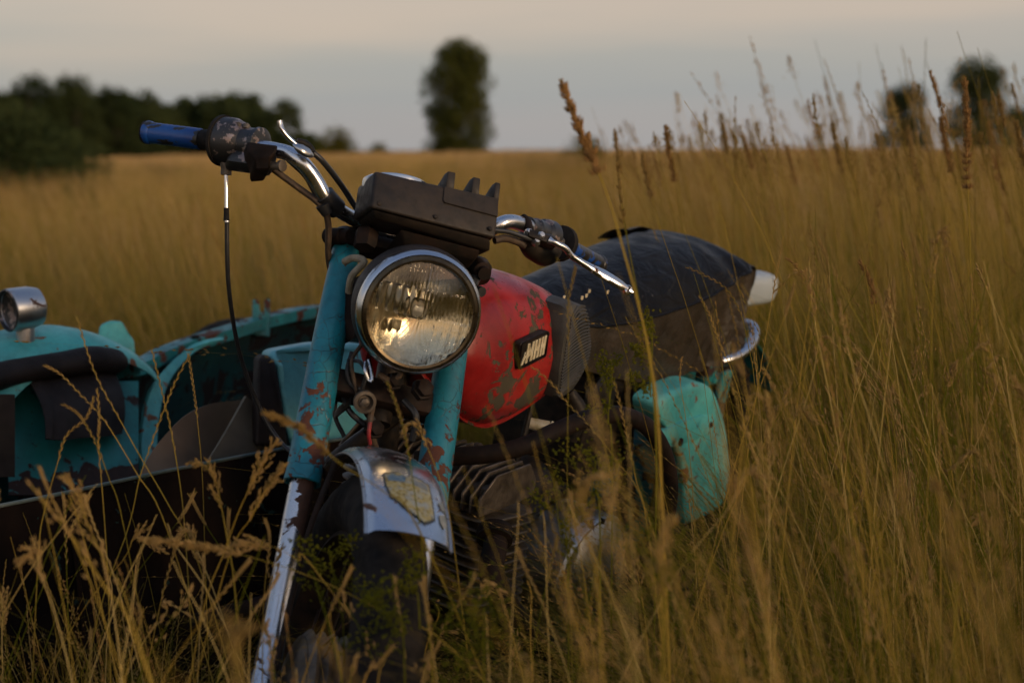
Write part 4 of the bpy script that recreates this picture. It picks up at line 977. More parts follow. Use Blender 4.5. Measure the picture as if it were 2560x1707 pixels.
mb = MB(); lathe(mb, lc, la, [(.0405, .001), (.0425, .004), (.0395, .005), (.037, -.002)], 44, close=True); lathe(mb, lc, la, [(.037, -.004), (.02, -.011), (0, -.0115)], 36, cap=False); obj('socket', mb, M['worn_black'], lp)
# fender ear bracket and windscreen fork
mb = MB(); ear = [P(240, 862, 3.12), P(250, 812, 3.12), P(275, 801, 3.13), P(305, 803, 3.14), P(320, 832, 3.15), P(335, 850, 3.15), P(340, 905, 3.15), P(300, 905, 3.13)]
prism(mb, ear, nrm(P(300, 850, 3.2)-P(300, 850, 3.0)), .03, .006, 2); obj('hinge_plate', mb, M['teal'], side)
mb = MB(); fk = [P(630, 838, 3.46), P(630, 792, 3.46), P(630, 752, 3.46), P(638, 746, 3.46), P(646, 752, 3.46), P(648, 778, 3.46), P(654, 782, 3.46), P(660, 776, 3.46), P(660, 750, 3.46), P(668, 744, 3.46), P(675, 752, 3.46), P(673, 792, 3.46), P(673, 842, 3.46)]
prism(mb, fk, cF, .012, .002); obj('windscreen_fork', mb, M['teal_rim'], side)
mb = MB(); lathe(mb, P(489, 862, 3.28), Zp, [(.014, -.02), (.014, .01), (.009, .022), (0, .024)], 14); obj('rubber_stop', mb, M['rubber'], side)
# rolled cover and hanging oilcloth flap
def sagging(pts_top, drop, rows, cols, wav=.02, d=None):
    tp = catmull(pts_top, cols); g = []
    for q_ in np.linspace(0, 1, rows):
        g.append([p_+d*q_*drop+_l*wav*math.sin(i*.35+q_*2)*q_ for i, p_ in enumerate(tp)])
    return g
mb = MB(); tube(mb, [P(-120, 980, 2.62), P(-20, 945, 2.7), P(60, 925, 2.76), P(150, 912, 2.82), P(230, 900, 2.88), P(285, 905, 2.93), P(300, 918, 2.95)], [.03, .034, .030, .032, .036, .034, .012], 18, n=50, flat=.8); cov = obj('rolled_cover', mb, M['flap'], side)
mb = MB(); g = []
tp = catmull([P(62, 940, 2.78), P(150, 935, 2.83), P(285, 925, 2.93)], 20); bt = catmull([P(112, 1098, 2.68), P(160, 1100, 2.72), P(304, 1085, 2.84)], 20)
for q_ in np.linspace(0, 1, 14): g.append([a*(1-q_)+b_*q_+_l*.02*math.sin(q_*3.1)+_l*.004*math.sin(i*.9) for i, (a, b_) in enumerate(zip(tp, bt))])
sheet(mb, g, .004); obj('hanging_flap', mb, M['flap'], cov)
mb = MB(); g = [[P(x, y, 2.62+.0004*x) for x in (-120, -40, 30)] for y in (985, 1080, 1190)]; sheet(mb, g, .02); obj('leg_shield', mb, M['flap'], side)
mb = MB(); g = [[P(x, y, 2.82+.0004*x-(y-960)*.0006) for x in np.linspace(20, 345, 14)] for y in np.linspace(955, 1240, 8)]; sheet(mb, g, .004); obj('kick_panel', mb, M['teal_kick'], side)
# cargo: bent boards
def board(name, pts_a, pts_b, th, mat, label):
    a, b_ = catmull(pts_a, 24), catmull(pts_b, 24); g = [[p_*(1-t)+q_*t for t in np.linspace(0, 1, 10)] for p_, q_ in zip(a, b_)]
    mb = MB(); sheet(mb, g, th); c = np.mean([v for v in mb.v], axis=0); o_ = obj(name, mb, mat, loc=c); tag(o_, label, 'board'); return o_
board('fibreboard', [P(330, 1240, 2.48), P(372, 1140, 2.55), P(450, 1050, 2.62), P(520, 1012, 2.70), P(606, 999, 2.78)], [P(420, 1300, 2.40), P(455, 1230, 2.5), P(500, 1180, 2.62), P(560, 1130, 2.72), P(620, 1010, 2.785)], .004, M['card'], 'curved brown fibreboard sheet lying inside the sidecar')
board('fibreboard', [P(610, 990, 2.64), P(560, 1080, 2.58), P(490, 1195, 2.52)], [P(680, 1050, 2.74), P(700, 1120, 2.70), P(710, 1200, 2.66)], .005, M['card_grey'], 'grey triangular board leaning beside the sidecar seat')
# sidecar chassis and wheel, below the frame
mb = MB(); tube(mb, [SC(-.5, -.75, .20), SC(.3, -.45, .22), SC(1.3, -.45, .22)], .018, 12); tube(mb, [SC(1.0, -.45, .25), SC(1.0, -1.15, .3)], .018, 12); tube(mb, [SC(-.2, -.6, .22), SC(0, -.2, .35), BD(.1, -.05, -.5)], .016, 12); obj('chassis', mb, M['iron'], side)
mb = MB(); c = SC(1.0, -1.28, .32); vs = []; fs = []
lathe(mb, c, _l, [(.23, -.04), (.29, -.05), (.318, -.03), (.322, 0), (.318, .03), (.29, .05), (.23, .04)], 64, close=True); obj('wheel', mb, M['tyre'], side)

# ================================================================ THE FIELD
def field_ground():
    m, t, b, co = newmat('dry_meadow_soil')
    c = ramp(t, noi(t, co, .35, 5), [(.35, (.24, .15, .05)), (.6, (.17, .13, .035)), (.75, (.28, .18, .06))])
    t.links.new(mixc(t, noi(t, co, 9, 5), c, (.07, .05, .02)), b.inputs['Base Color']); setb(b, Roughness=1.0, Specular_IOR_Level=0.0); bump(t, b, noi(t, co, 6, 6), .6, .05); return m
mb = MB(); GX = [-3000, -800, -200, -60, -20, -6, 0, 6, 20, 60, 200, 800, 3000]; GY = [-300, -40, -10, -2, 0, 3, 8, 20, 50, 120, 300, 900, 3500]
def gz(x, y):
    """the field falls gently away to the left and rises a little to the right"""
    r_ = min(1, max(0, (y-4)/40)); return .10*math.sin(x*.05+y*.03)*r_*.6+(.10*min(1, max(0, x)/10)-.28*min(1, max(0, -x-2)/14))*r_
GXs = sorted(set(list(np.linspace(-60, 60, 61))+[-3000, -800, -200, 200, 800, 3000])); GYs = sorted(set(list(np.linspace(-10, 110, 61))+[-300, -40, 200, 500, 1200, 4000]))
vs = [(x, y, gz(x, y)) for y in GYs for x in GXs]; w_ = len(GXs)
fs = [(j*w_+i, j*w_+i+1, (j+1)*w_+i+1, (j+1)*w_+i) for j in range(len(GYs)-1) for i in range(w_-1)]
mb.add(vs, fs); gnd = obj('ground', mb, field_ground()); tag(gnd, None, None, None, 'structure')

def grassmat(name, a, c, trans=.35, rough=.7):
    m = bpy.data.materials.new(name); m.use_nodes = True; t = m.node_tree; t.nodes.clear()
    out = N(t, 'ShaderNodeOutputMaterial'); d = N(t, 'ShaderNodeBsdfDiffuse'); tr = N(t, 'ShaderNodeBsdfTranslucent'); mix = N(t, 'ShaderNodeMixShader', i_Fac=trans)
    oi = N(t, 'ShaderNodeObjectInfo'); geo = N(t, 'ShaderNodeNewGeometry')
    nn = N(t, 'ShaderNodeTexNoise', i_Scale=.38, i_Detail=5.0, i_Roughness=.6); t.links.new(geo.outputs['Position'], nn.inputs['Vector'])
    f = mth(t, 'ADD', mth(t, 'MULTIPLY', oi.outputs['Random'], .5), mth(t, 'MULTIPLY', geo.outputs['Random Per Island'], .5))
    f = mth(t, 'ADD', mth(t, 'MULTIPLY', f, .55), mth(t, 'MULTIPLY', mth(t, 'SUBTRACT', nn.outputs[0], .27), 1.05))
    col = mixc(t, ramp(t, f, [(.2, g3(0)), (.8, g3(1))]), a, c)
    t.links.new(col, d.inputs[0]); t.links.new(col, tr.inputs[0])
    t.links.new(d.outputs[0], mix.inputs[1]); t.links.new(tr.outputs[0], mix.inputs[2]); t.links.new(mix.outputs[0], out.inputs[0]); return m
G_STRAW = grassmat('straw_stem', (.50, .32, .068), (.125, .108, .014))
G_GREEN = grassmat('green_blade', (.055, .085, .006), (.17, .155, .014), .45)
G_HEAD = grassmat('seed_head', (.47, .30, .115), (.20, .125, .038), .3)
G_RUST = grassmat('brown_seed_head', (.36, .20, .075), (.21, .115, .04), .25)
G_WEED = grassmat('weed_leaf', (.075, .085, .008), (.12, .115, .014), .4)
G_PALE = grassmat('bleached_straw', (.56, .41, .155), (.36, .26, .08))
GM = [G_STRAW, G_GREEN, G_HEAD, G_RUST, G_WEED, G_PALE]
FM = [grassmat('far_straw', (.60, .40, .13), (.30, .21, .05)), grassmat('far_green', (.16, .15, .03), (.30, .23, .05)), grassmat('far_heads', (.62, .42, .20), (.40, .26, .10)), G_HEAD, G_WEED, G_PALE]

class GB:
    """numpy grass builder: ribbons and grains with a material index per face"""
    def __init__(s): s.v = []; s.f = []; s.m = []; s.n = 0
    def ribbon(s, path, w0, w1, mi, ang=None):
        p = np.asarray(path); n = len(p); a = rng.uniform(0, math.pi) if ang is None else ang
        sd_ = np.array([math.cos(a), math.sin(a), 0]); w = np.linspace(w0, w1, n)[:, None]*.5
        v = np.empty((2*n, 3)); v[0::2] = p-sd_*w; v[1::2] = p+sd_*w; o = s.n
        s.v.append(v); s.n += 2*n
        for i in range(n-1): s.f.append((o+2*i, o+2*i+1, o+2*i+3, o+2*i+2)); s.m.append(mi)
    def stem(s, path, r0, r1, mi):
        """three-sided stem"""
        p = np.asarray(path); n = len(p); r = np.linspace(r0, r1, n)[:, None]; o = s.n; v = np.empty((3*n, 3))
        for k in range(3):
            t = 2*math.pi*k/3; v[k::3] = p+r*np.array([math.cos(t), math.sin(t), 0])
        s.v.append(v); s.n += 3*n
        for i in range(n-1):
            for k in range(3): k2 = (k+1) % 3; s.f.append((o+3*i+k, o+3*i+k2, o+3*i+3+k2, o+3*i+3+k)); s.m.append(mi)
    def grain(s, c, d, L, w, mi):
        d = d/np.linalg.norm(d); a = np.cross(d, [0, 0, 1.]) if abs(d[2]) < .95 else np.array([1., 0, 0]); a = a/np.linalg.norm(a); b_ = np.cross(d, a); o = s.n
        s.v.append(np.array([c-d*L*.5, c+a*w-d*L*.1, c+b_*w-d*L*.1, c-a*w-d*L*.1, c-b_*w-d*L*.1, c+d*L*.5])); s.n += 6
        for k in range(4): k2 = (k+1) % 4; s.f.append((o, o+1+k2, o+1+k)); s.f.append((o+5, o+1+k, o+1+k2)); s.m += [mi, mi]
    def head(s, path, kind, mi, scale=1.0):
        """seed head along the last part of a stem"""
        p = np.asarray(path); L = len(p)
        if kind == 'panicle':                # loose clustered panicle
            n = int(46*scale)
            for i in range(n):
                q = rng.random(); k = q*(L-1); j = min(int(k), L-2); c = p[j]+(p[j+1]-p[j])*(k-j); T = p[j+1]-p[j]; T /= np.linalg.norm(T)
                out = rng.normal(size=3)*.55; out -= T*(out@T); dist = (1-q)**.7*.011*scale*(1 if rng.random() < .8 else 1.7)
                c2 = c+out*dist*1.2; s.grain(c2, T+out*.35, .0085, .0014, mi)
        elif kind == 'spike':                # dense spike made of overlapping clusters
            n = int(60*scale)
            for i in range(n):
                q = rng.random(); k = q*(L-1); j = min(int(k), L-2); c = p[j]+(p[j+1]-p[j])*(k-j); T = p[j+1]-p[j]; T /= np.linalg.norm(T)
                lob = .5+.5*math.sin(q*38); out = rng.normal(size=3); out -= T*(out@T); out /= np.linalg.norm(out)+1e-9
                s.grain(c+out*rng.random()*.0055*(.35+.9*lob)*scale*(1-.5*q), T+out*.45, .0085*scale, .0017*scale, mi)
        elif kind == 'wheat':                # thin spikelets alternating up the stem
            n = 22
            for i in range(n):
                q = i/n; k = q*(L-1); j = min(int(k), L-2); c = p[j]+(p[j+1]-p[j])*(k-j); T = p[j+1]-p[j]; T /= np.linalg.norm(T)
                sd_ = np.cross(T, [0.3, 1, 0.1]); sd_ /= np.linalg.norm(sd_); sd_ *= (1 if i % 2 else -1)
                s.grain(c+sd_*.0013, T+sd_*.28, .0098, .0009, mi)
    def arrays(s): return (np.concatenate(s.v), s.f, s.m)
def arc_path(x, y, h, lean, az, n, droop=0.0, z0=0.0):
    t = np.linspace(0, 1, n); d = np.array([math.cos(az), math.sin(az)])
    off = h*(lean*t+droop*t**3); z = z0+h*t*(1-.35*droop*t*t)*math.sqrt(max(.2, 1-min(.8, lean*lean)))
    wig = np.stack([np.sin(t*5+x*40), np.cos(t*4+y*50)], 1)*.004*t[:, None]
    return np.column_stack([x+d[0]*off+wig[:, 0], y+d[1]*off+wig[:, 1], z])
def mesh_np(name, gb, mats=GM):
    v, f, m = gb.arrays(); me = bpy.data.meshes.new(name); me.from_pydata(v.tolist(), [], f); me.polygons.foreach_set('material_index', m)
    for mm in mats: me.materials.append(mm)
    me.update(); return me
WIND = math.radians(175)
def tuft(kind, R_, n_stem, n_blade, h0, seg=7):
    g = GB()
    for i in range(n_stem):
        a = rng.uniform(0, 2*math.pi); r_ = R_*math.sqrt(rng.random()); x, y = r_*math.cos(a), r_*math.sin(a)
        h = h0*rng.uniform(.72, 1.12); az = WIND+rng.normal()*.9; bent = rng.random() < .14; p = arc_path(x, y, h, rng.uniform(.3, .8) if bent else rng.uniform(.0, .26), rng.uniform(0, 6.28) if bent else az, seg+3, rng.uniform(0, .5 if bent else .2))
        mi = int(rng.choice([0, 1, 5], p=[.5, .25, .25])); g.stem(p, .0011, .0005, mi)
        kd = rng.choice(['panicle', 'spike', 'wheat', 'none'], p={'tall': [.5, .25, .1, .15], 'mid': [.35, .1, .2, .35], 'fine': [.2, .0, .35, .45], 'green': [.1, .1, .2, .6]}[kind])
        if kd != 'none':
            q = .84 if kd != 'wheat' else .78; k = int((seg+2)*q); hp = p[k:]
            if len(hp) > 1: g.head(hp, kd, 3 if kd == 'spike' and rng.random() < .5 else 2, rng.uniform(.7, 1.1))
    for i in range(n_blade):
        a = rng.uniform(0, 2*math.pi); r_ = R_*math.sqrt(rng.random()); x, y = r_*math.cos(a), r_*math.sin(a)
        h = h0*rng.uniform(.3, .8); az = rng.uniform(0, 2*math.pi) if rng.random() < .5 else WIND+rng.normal()
        p = arc_path(x, y, h, rng.uniform(.05, .45), az, seg, rng.uniform(.0, .6)); g.ribbon(p, rng.uniform(.003, .0055), .0006, 1 if rng.random() < (.85 if kind == 'green' else .5) else 0)
    return g
def patch(R_, n, h0, wide):
    """coarse patch for the far field"""
    g = GB()
    for i in range(n):
        x, y = rng.uniform(-R_, R_, 2); h = h0*rng.uniform(.7, 1.1); p = arc_path(x, y, h, rng.uniform(0, .25), WIND+rng.normal(), 3)
        r = rng.random(); g.ribbon(p, wide, wide*.5, 0 if r < .6 else (1 if r < .75 else 2), 0)
        if r > .35: g.grain(p[-1], p[-1]-p[-2], .12, wide*.9, 2)
    return g
def scatter(name, meshes, pts, label_kind='stuff'):
    """pts: rows of x, y, z, rotation, scale, index -> one object instancing the meshes with geometry nodes"""
    colx = bpy.data.collections.new(name+'_source')
    for i, me in enumerate(meshes):
        o = bpy.data.objects.new('%s_clump_%02d' % (name, i), me); colx.objects.link(o)
    A = np.array(pts, float); me = bpy.data.meshes.new(name); me.from_pydata(A[:, :3].tolist(), [], [])
    for nm, arr, ty in (('rot', A[:, 3], 'FLOAT'), ('scl', A[:, 4], 'FLOAT')):
        at = me.attributes.new(nm, ty, 'POINT'); at.data.foreach_set('value', arr.astype(np.float32))
    at = me.attributes.new('idx', 'INT', 'POINT'); at.data.foreach_set('value', A[:, 5].astype(np.int32))
    o = bpy.data.objects.new(name, me); COL.objects.link(o); tag(o, None, None, None, 'stuff')
    ng = bpy.data.node_groups.new(name, 'GeometryNodeTree'); ng.interface.new_socket('Geometry', in_out='INPUT', socket_type='NodeSocketGeometry'); ng.interface.new_socket('Geometry', in_out='OUTPUT', socket_type='NodeSocketGeometry')
    gi, go = ng.nodes.new('NodeGroupInput'), ng.nodes.new('NodeGroupOutput')
    ci = ng.nodes.new('GeometryNodeCollectionInfo'); ci.inputs['Collection'].default_value = colx; ci.inputs['Separate Children'].default_value = True; ci.inputs['Reset Children'].default_value = True
    iop = ng.nodes.new('GeometryNodeInstanceOnPoints'); iop.inputs['Pick Instance'].default_value = True
    def att(nm, ty): n_ = ng.nodes.new('GeometryNodeInputNamedAttribute'); n_.data_type = ty; n_.inputs['Name'].default_value = nm; return n_.outputs['Attribute']
    cx = ng.nodes.new('ShaderNodeCombineXYZ'); ng.links.new(att('rot', 'FLOAT'), cx.inputs['Z'])
    e2r = ng.nodes.new('FunctionNodeEulerToRotation'); ng.links.new(cx.outputs[0], e2r.inputs[0])
    ng.links.new(gi.outputs[0], iop.inputs['Points']); ng.links.new(ci.outputs[0], iop.inputs['Instance']); ng.links.new(att('idx', 'INT'), iop.inputs['Instance Index'])
    ng.links.new(e2r.outputs[0], iop.inputs['Rotation']); ng.links.new(att('scl', 'FLOAT'), iop.inputs['Scale']); ng.links.new(iop.outputs[0], go.inputs[0])
    md = o.modifiers.new('grass', 'NODES'); md.node_group = ng; return o

tufts = [mesh_np('grass_tuft', tuft('tall', .17, 12, 18, 1.0)) for _ in range(3)]+[mesh_np('grass_tuft', tuft('mid', .17, 12, 20, 1.0)) for _ in range(3)] \
       + [mesh_np('grass_tuft', tuft('fine', .15, 16, 12, 1.0)) for _ in range(2)]+[mesh_np('grass_tuft', tuft('green', .16, 6, 34, 1.0)) for _ in range(2)]
def matted(R_, n, h0):
    g = GB()
    for i in range(n):
        a = rng.uniform(0, 6.28); r_ = R_*math.sqrt(rng.random()); x, y = r_*math.cos(a), r_*math.sin(a); h = h0*rng.uniform(.35, 1.05)
        p = arc_path(x, y, h, rng.uniform(.1, .75), rng.uniform(0, 6.28), 9, rng.uniform(.2, 1.1)); r2 = rng.random()
        if r2 < .45: g.ribbon(p, .0028, .0005, 1 if rng.random() < .45 else 0)
        else:
            g.stem(p, .0008, .0004, 0)
            if r2 > .62: g.head(p[6:], 'panicle' if r2 > .85 else 'wheat', 2, .7)
    return g
tufts += [mesh_np('grass_tuft', matted(.20, 52, 1.0)) for _ in range(3)]
tufts += [mesh_np('grass_tuft', tuft('tall', .19, 18, 14, 1.0), FM) for _ in range(3)]
# index groups: 13-15 pale tufts of the open field, 10-12 matted, 0-2 tall, 3-5 mid, 6-7 fine, 8-9 green
LIM = [(-200, 1190), (0, 1190), (300, 1180), (520, 1250), (640, 1400), (760, 1560), (900, 1600), (1120, 1540), (1200, 1470), (1400, 1360), (1580, 1270), (1720, 1230), (1840, 1080), (1900, 800), (1960, 640), (2100, 430), (2300, 380), (2800, 330)]
LX, LY = zip(*LIM)
bike_line = [(BO+bR*u*1.0) for u in (-.2, 1.6)]
pts = []
def kind_pick(w): return int(rng.choice(16, p=np.array(w)/sum(w)))
def in_bike(x, y):
    q = np.array([x, y, 0])-np.array([-.16, 2.2, 0]); u = q@bR; w = q@_l
    return (-.45 < u < 1.6 and -1.25 < w < .22)
# near and middle ground
n_try = 0
for ring, (y0, y1, dens_, sc0) in enumerate(((.35, 2.3, 58, 1.0), (2.3, 5.0, 21, 1.0), (5.0, 10, 13, 1.0), (10, 20, 6, 1.15), (20, 42, 2.6, 1.35))):
    mar = min(2.2, .6+y0*.4); area = (y1-y0)*(.42*(y1+y0)+2*mar); n_ = int(area*dens_)
    for _ in range(n_):
        y = math.sqrt(rng.uniform(y0*y0, y1*y1)); x = rng.uniform(-1, 1)*(.42*y+mar)
        px_, _, d_ = proj((x, y, .8))
        if in_bike(x, y): continue
        base_h = .85+.20*noise.noise(Vector((x*.35, y*.3, 0)))
        tall = min(1, max(0, (px_-1500)/600)) if y < 16 else 0
        tall = tall*(1 if y > 2.2 else .5)
        h = base_h*(1+.42*tall*rng.random()**1.3) if rng.random() < .75 else base_h*rng.uniform(.6, .95)
        if y > 20: h *= .95
        z0 = gz(x, y)
        if y < 2.75 or (px_ < 1900 and y < 3.6 and x > -.2):
            ylim = np.interp(px_, LX, LY)+rng.normal()*32+(100 if 1150 < px_ < 1740 else 10)
            # height whose top projects to the limit line
            a_ = PITCH+math.atan((ylim-853.5)/FPX); hmax = CAMZ-y*math.tan(a_)
            if h*1.1 > hmax: h = hmax/1.1*rng.uniform(.75, 1.0)
            if h < .12: continue
            h = min(h, .95 if y < 1.0 else 1.4)
        if y < 1.15 and px_ < 1900 and rng.random() < .72: continue
        gw = (4.6 if px_ > 1250 and y < 8 else 1.4)+2.6*max(0, noise.noise(Vector((x*.6+5, y*.4, 3))))*(1.6 if px_ > 1300 else .7)
        k = kind_pick([1, 1, 1, 1.2, 1.2, 1.2, 1, 1, gw*.5, gw*.5, 0, 0, 0]+[min(9, max(0, (y-4)*.9))]*3 if y > 6 else [.8, .8, .8, 1, 1, 1, 1.1, 1.1, gw*.6, gw*.6, .5, .5, .5, 0, 0, 0] if y > 2.2 else [.3, .3, .3, .7, .7, .7, 1.1, 1.1, gw*.7, gw*.7, .8, .8, .8, 0, 0, 0])
        pts.append((x, y, z0-.01, rng.normal()*.5, h*1.0, k))
for _ in range(1700):                       # low matted growth between the tall stems
    y = math.sqrt(rng.uniform(1.1, 49)) if rng.random() < .75 else math.sqrt(rng.uniform(1.1, 5.5)); x = rng.uniform(-.40, .42)*y; px_ = proj((x, y, .6))[0]
    if in_bike(x, y) or (px_ < 1250 and y < 2.2 and rng.random() < .5): continue
    h = rng.uniform(.45, .80)
    if y < 2.75 and px_ < 1900:
        a_ = PITCH+math.atan((np.interp(px_, LX, LY)+60-853.5)/FPX); h = min(h, (CAMZ-y*math.tan(a_))*.85)
        if h < .12: continue
    pts.append((x, y, gz(x, y)-.01, rng.uniform(0, 6.28), h, 10+int(rng.integers(3))))
scatter('meadow_grass', tufts, pts)
patches = [mesh_np('grass_patch', patch(2.0, 520, .92, .016), FM) for _ in range(3)]
pp = []
for y0, y1, dens_ in ((38, 90, .16), (90, 220, .05)):
    half = .62
    for _ in range(int((y1-y0)*half*(y1+y0)*dens_)):
        y = math.sqrt(rng.uniform(y0*y0, y1*y1)); x = rng.uniform(-half, half)*y; pp.append((x, y, gz(x, y)-.02, rng.uniform(0, 6.28), rng.uniform(.9, 1.05)*(1 if y < 90 else 1.0), int(rng.integers(3))))
scatter('distant_grass', patches, pp)

# ---- individual stalks and weeds in front of and around the motorcycle
def stalk(pix, kind, mi, label, r0=.0016, frac=.25, hs=1.0, to_ground=True, spread=None, group=None, smi=0):
    """one grass stalk: surveyed from its tip (photo pixel, depth) down to its root"""
    pw = [P(*q_) for q_ in pix]
    if to_ground:
        last = pw[-1]; prev = pw[-2]; d = last-prev; d = d/max(1e-6, abs(d[2])) if d[2] < -1e-3 else np.array([0, 0, -1.]); d = np.array([d[0]*.5, d[1]*.5, -1.]); 
        if last[2] > .05: pw.append(last+d*last[2]*.5*np.array([1, 1, 1])); pw.append(last+d*last[2]*np.array([.8, .8, 1.]))
    root = pw[-1].copy(); path = np.array(catmull([q_-root for q_ in pw[::-1]], 40)); g = GB(); g.stem(path, r0, r0*.5, smi)
    Lt = np.cumsum(np.r_[0, np.linalg.norm(np.diff(path, axis=0), axis=1)]); hl_ = Lt[-1]-frac
    k0 = int(np.searchsorted(Lt, hl_)); hp = path[max(1, k0):]; hp = np.array(catmull(list(hp), 24)) if len(hp) > 2 else hp
    if kind == 'heavy':
        for q_ in np.linspace(0, 1, int(frac*620)):
            j = min(int(q_*22), 22); c = hp[j]; T = nrm(hp[j+1]-hp[j]); lob = .25+1.0*abs(math.sin(q_*(13+frac*30)+root[0]*9))**1.5
            for _ in range(5):
                o_ = rng.normal(size=3); o_ -= T*(o_@T); o_ /= np.linalg.norm(o_); g.grain(c+o_*rng.random()*.0068*lob*hs*(1-.5*q_), T*1.0+o_*.55, .0095*hs, .0013*hs, mi)
    elif kind == 'branch':
        for q_ in np.linspace(0, .95, 22):
            j = min(int(q_*22), 22); c = hp[j]; T = nrm(hp[j+1]-hp[j]); o_ = rng.normal(size=3); o_ -= T*(o_@T); o_ /= np.linalg.norm(o_); L_ = (.030*hs*(1-q_)+.008)*rng.uniform(.4, 1.2)
            bp_ = np.array([c+T*L_*t_+o_*L_*.45*t_ for t_ in np.linspace(0, 1, 6)]); g.stem(bp_, .0005, .0003, smi)
            for t_ in np.linspace(.15, 1, 7): g.grain(c+T*L_*t_+o_*L_*.45*t_+rng.normal(size=3)*.0012, T+o_*.4+rng.normal(size=3)*.25, .0065, .0009, mi)
    elif kind != 'none': g.head(hp, kind, mi, hs)
    me = mesh_np('grass_stalk', g); o = bpy.data.objects.new('grass_stalk', me); COL.objects.link(o); o.location = root; tag(o, label, 'grass stalk', group or 'single grass stalks standing around the motorcycle'); return o
stalk([(1400, 197, 1.62), (1440, 300, 1.62), (1480, 392, 1.62), (1525, 510, 1.61), (1562, 640, 1.60), (1600, 780, 1.6), (1630, 930, 1.6), (1650, 1150, 1.6)], 'heavy', 3, 'tallest rust brown seed head, rising in front of the seat against the sky', .0022, .125, 1.25)
stalk([(1545, 398, 1.75), (1548, 450, 1.75), (1556, 520, 1.75), (1568, 600, 1.75), (1598, 760, 1.72), (1625, 920, 1.7), (1640, 1120, 1.7)], 'spike', 2, 'slender pale seed head just right of the tallest brown one', .0014, .08, .9)
stalk([(1440, 662, 1.82), (1432, 700, 1.82), (1420, 760, 1.81), (1421, 850, 1.80), (1420, 1000, 1.8), (1418, 1200, 1.8), (1425, 1400, 1.8)], 'wheat', 2, 'straight stalk with a thin spike crossing the clutch lever tip and knee pad', .0008, .11)
stalk([(655, 1030, 1.50), (700, 1045, 1.51), (752, 1072, 1.52), (800, 1115, 1.53), (860, 1165, 1.54), (960, 1230, 1.56), (1050, 1330, 1.6)], 'heavy', 2, 'pale plump seed head bent leftwards across the left fork cover', .0016, .085, .95)
stalk([(966, 950, 1.70), (990, 1010, 1.70), (1008, 1070, 1.70), (1022, 1140, 1.70), (1040, 1260, 1.7), (1058, 1400, 1.7)], 'wheat', 2, 'greenish spike rising between the forks below the headlight', .0012, .10, 1, smi=1)
stalk([(1005, 1085, 1.78), (1022, 1058, 1.78), (1045, 1070, 1.78), (1065, 1110, 1.78), (1100, 1200, 1.78), (1130, 1330, 1.78)], 'panicle', 2, 'small drooping seed head hooked over in front of the right fork cover', .0008, .06, .8)
stalk([(340, 1347, 1.62), (440, 1356, 1.62), (520, 1370, 1.63), (640, 1395, 1.63), (800, 1450, 1.64), (960, 1530, 1.65), (1150, 1640, 1.66)], 'heavy', 2, 'long seed head lying almost level across the dark sidecar wall', .0018, .13, 1.0)
stalk([(575, 1360, 1.66), (640, 1362, 1.66), (690, 1368, 1.66), (745, 1400, 1.66), (800, 1440, 1.66)], 'branch', 2, 'small branched seed head beside the rusty fork leg', .0009, .05, .7)
stalk([(192, 790, 1.95), (215, 870, 1.95), (245, 950, 1.94), (300, 1050, 1.93), (350, 1140, 1.92), (420, 1260, 1.9), (500, 1420, 1.9)], 'wheat', 2, 'tall thin spike rising in front of the hanging oilcloth flap', .0011, .16)
stalk([(108, 911, 1.92), (150, 935, 1.92), (200, 985, 1.91), (260, 1050, 1.9), (340, 1180, 1.9), (420, 1330, 1.9)], 'wheat', 2, 'left-leaning spike crossing the sidecar cover flap', .001, .13)
stalk([(478, 878, 1.98), (440, 950, 1.98), (415, 1010, 1.98), (385, 1090, 1.97), (350, 1190, 1.96), (320, 1320, 1.95), (240, 1560, 1.9)], 'wheat', 2, 'right-leaning spike of the crossed pair before the sidecar cavity', .0012, .16)
stalk([(378, 868, 2.0), (395, 940, 2.0), (412, 1010, 1.99), (430, 1090, 1.98), (455, 1250, 1.97), (470, 1450, 1.95)], 'wheat', 2, 'left-leaning spike of the crossed pair before the sidecar cavity', .0012, .16)
stalk([(470, 880, 2.02), (482, 960, 2.02), (492, 1040, 2.0), (505, 1180, 2.0), (512, 1380, 2.0)], 'wheat', 2, 'upright thin spike in front of the brown fibreboard', .0008, .10)
stalk([(236, 990, 1.9), (215, 1045, 1.9), (165, 1090, 1.9), (140, 1170, 1.9), (110, 1280, 1.9), (95, 1400, 1.9)], 'wheat', 2, 'arching spike bowed towards the lower left of the oilcloth flap', .0011, .10)
stalk([(152, 1008, 1.88), (190, 1030, 1.88), (212, 1058, 1.88), (240, 1110, 1.88), (270, 1190, 1.88), (310, 1320, 1.88)], 'wheat', 2, 'spike curling up towards the left in the middle of the oilcloth flap', .001, .09)
stalk([(243, 970, 1.9), (248, 1050, 1.9), (246, 1110, 1.9), (258, 1260, 1.9), (270, 1450, 1.88), (275, 1640, 1.85)], 'wheat', 2, 'upright pale spike in front of the right edge of the oilcloth flap', .001, .12)
stalk([(700, 1095, 1.72), (660, 1140, 1.72), (640, 1190, 1.72), (600, 1270, 1.72), (560, 1380, 1.72), (500, 1560, 1.7)], 'branch', 2, 'feathery seed head leaning right to the bottom of the left fork cover', .001, .09, .9)
stalk([(712, 1158, 1.72), (690, 1190, 1.72), (660, 1230, 1.72), (630, 1290, 1.72), (560, 1430, 1.72)], 'branch', 2, 'lower feathery seed head leaning towards the rusty fork leg', .001, .08, .8)
stalk([(468, 1165, 1.75), (505, 1160, 1.75), (535, 1200, 1.75), (550, 1250, 1.75), (570, 1360, 1.74), (590, 1500, 1.72)], 'branch', 2, 'nodding seed head below the grey board', .001, .08, .9)
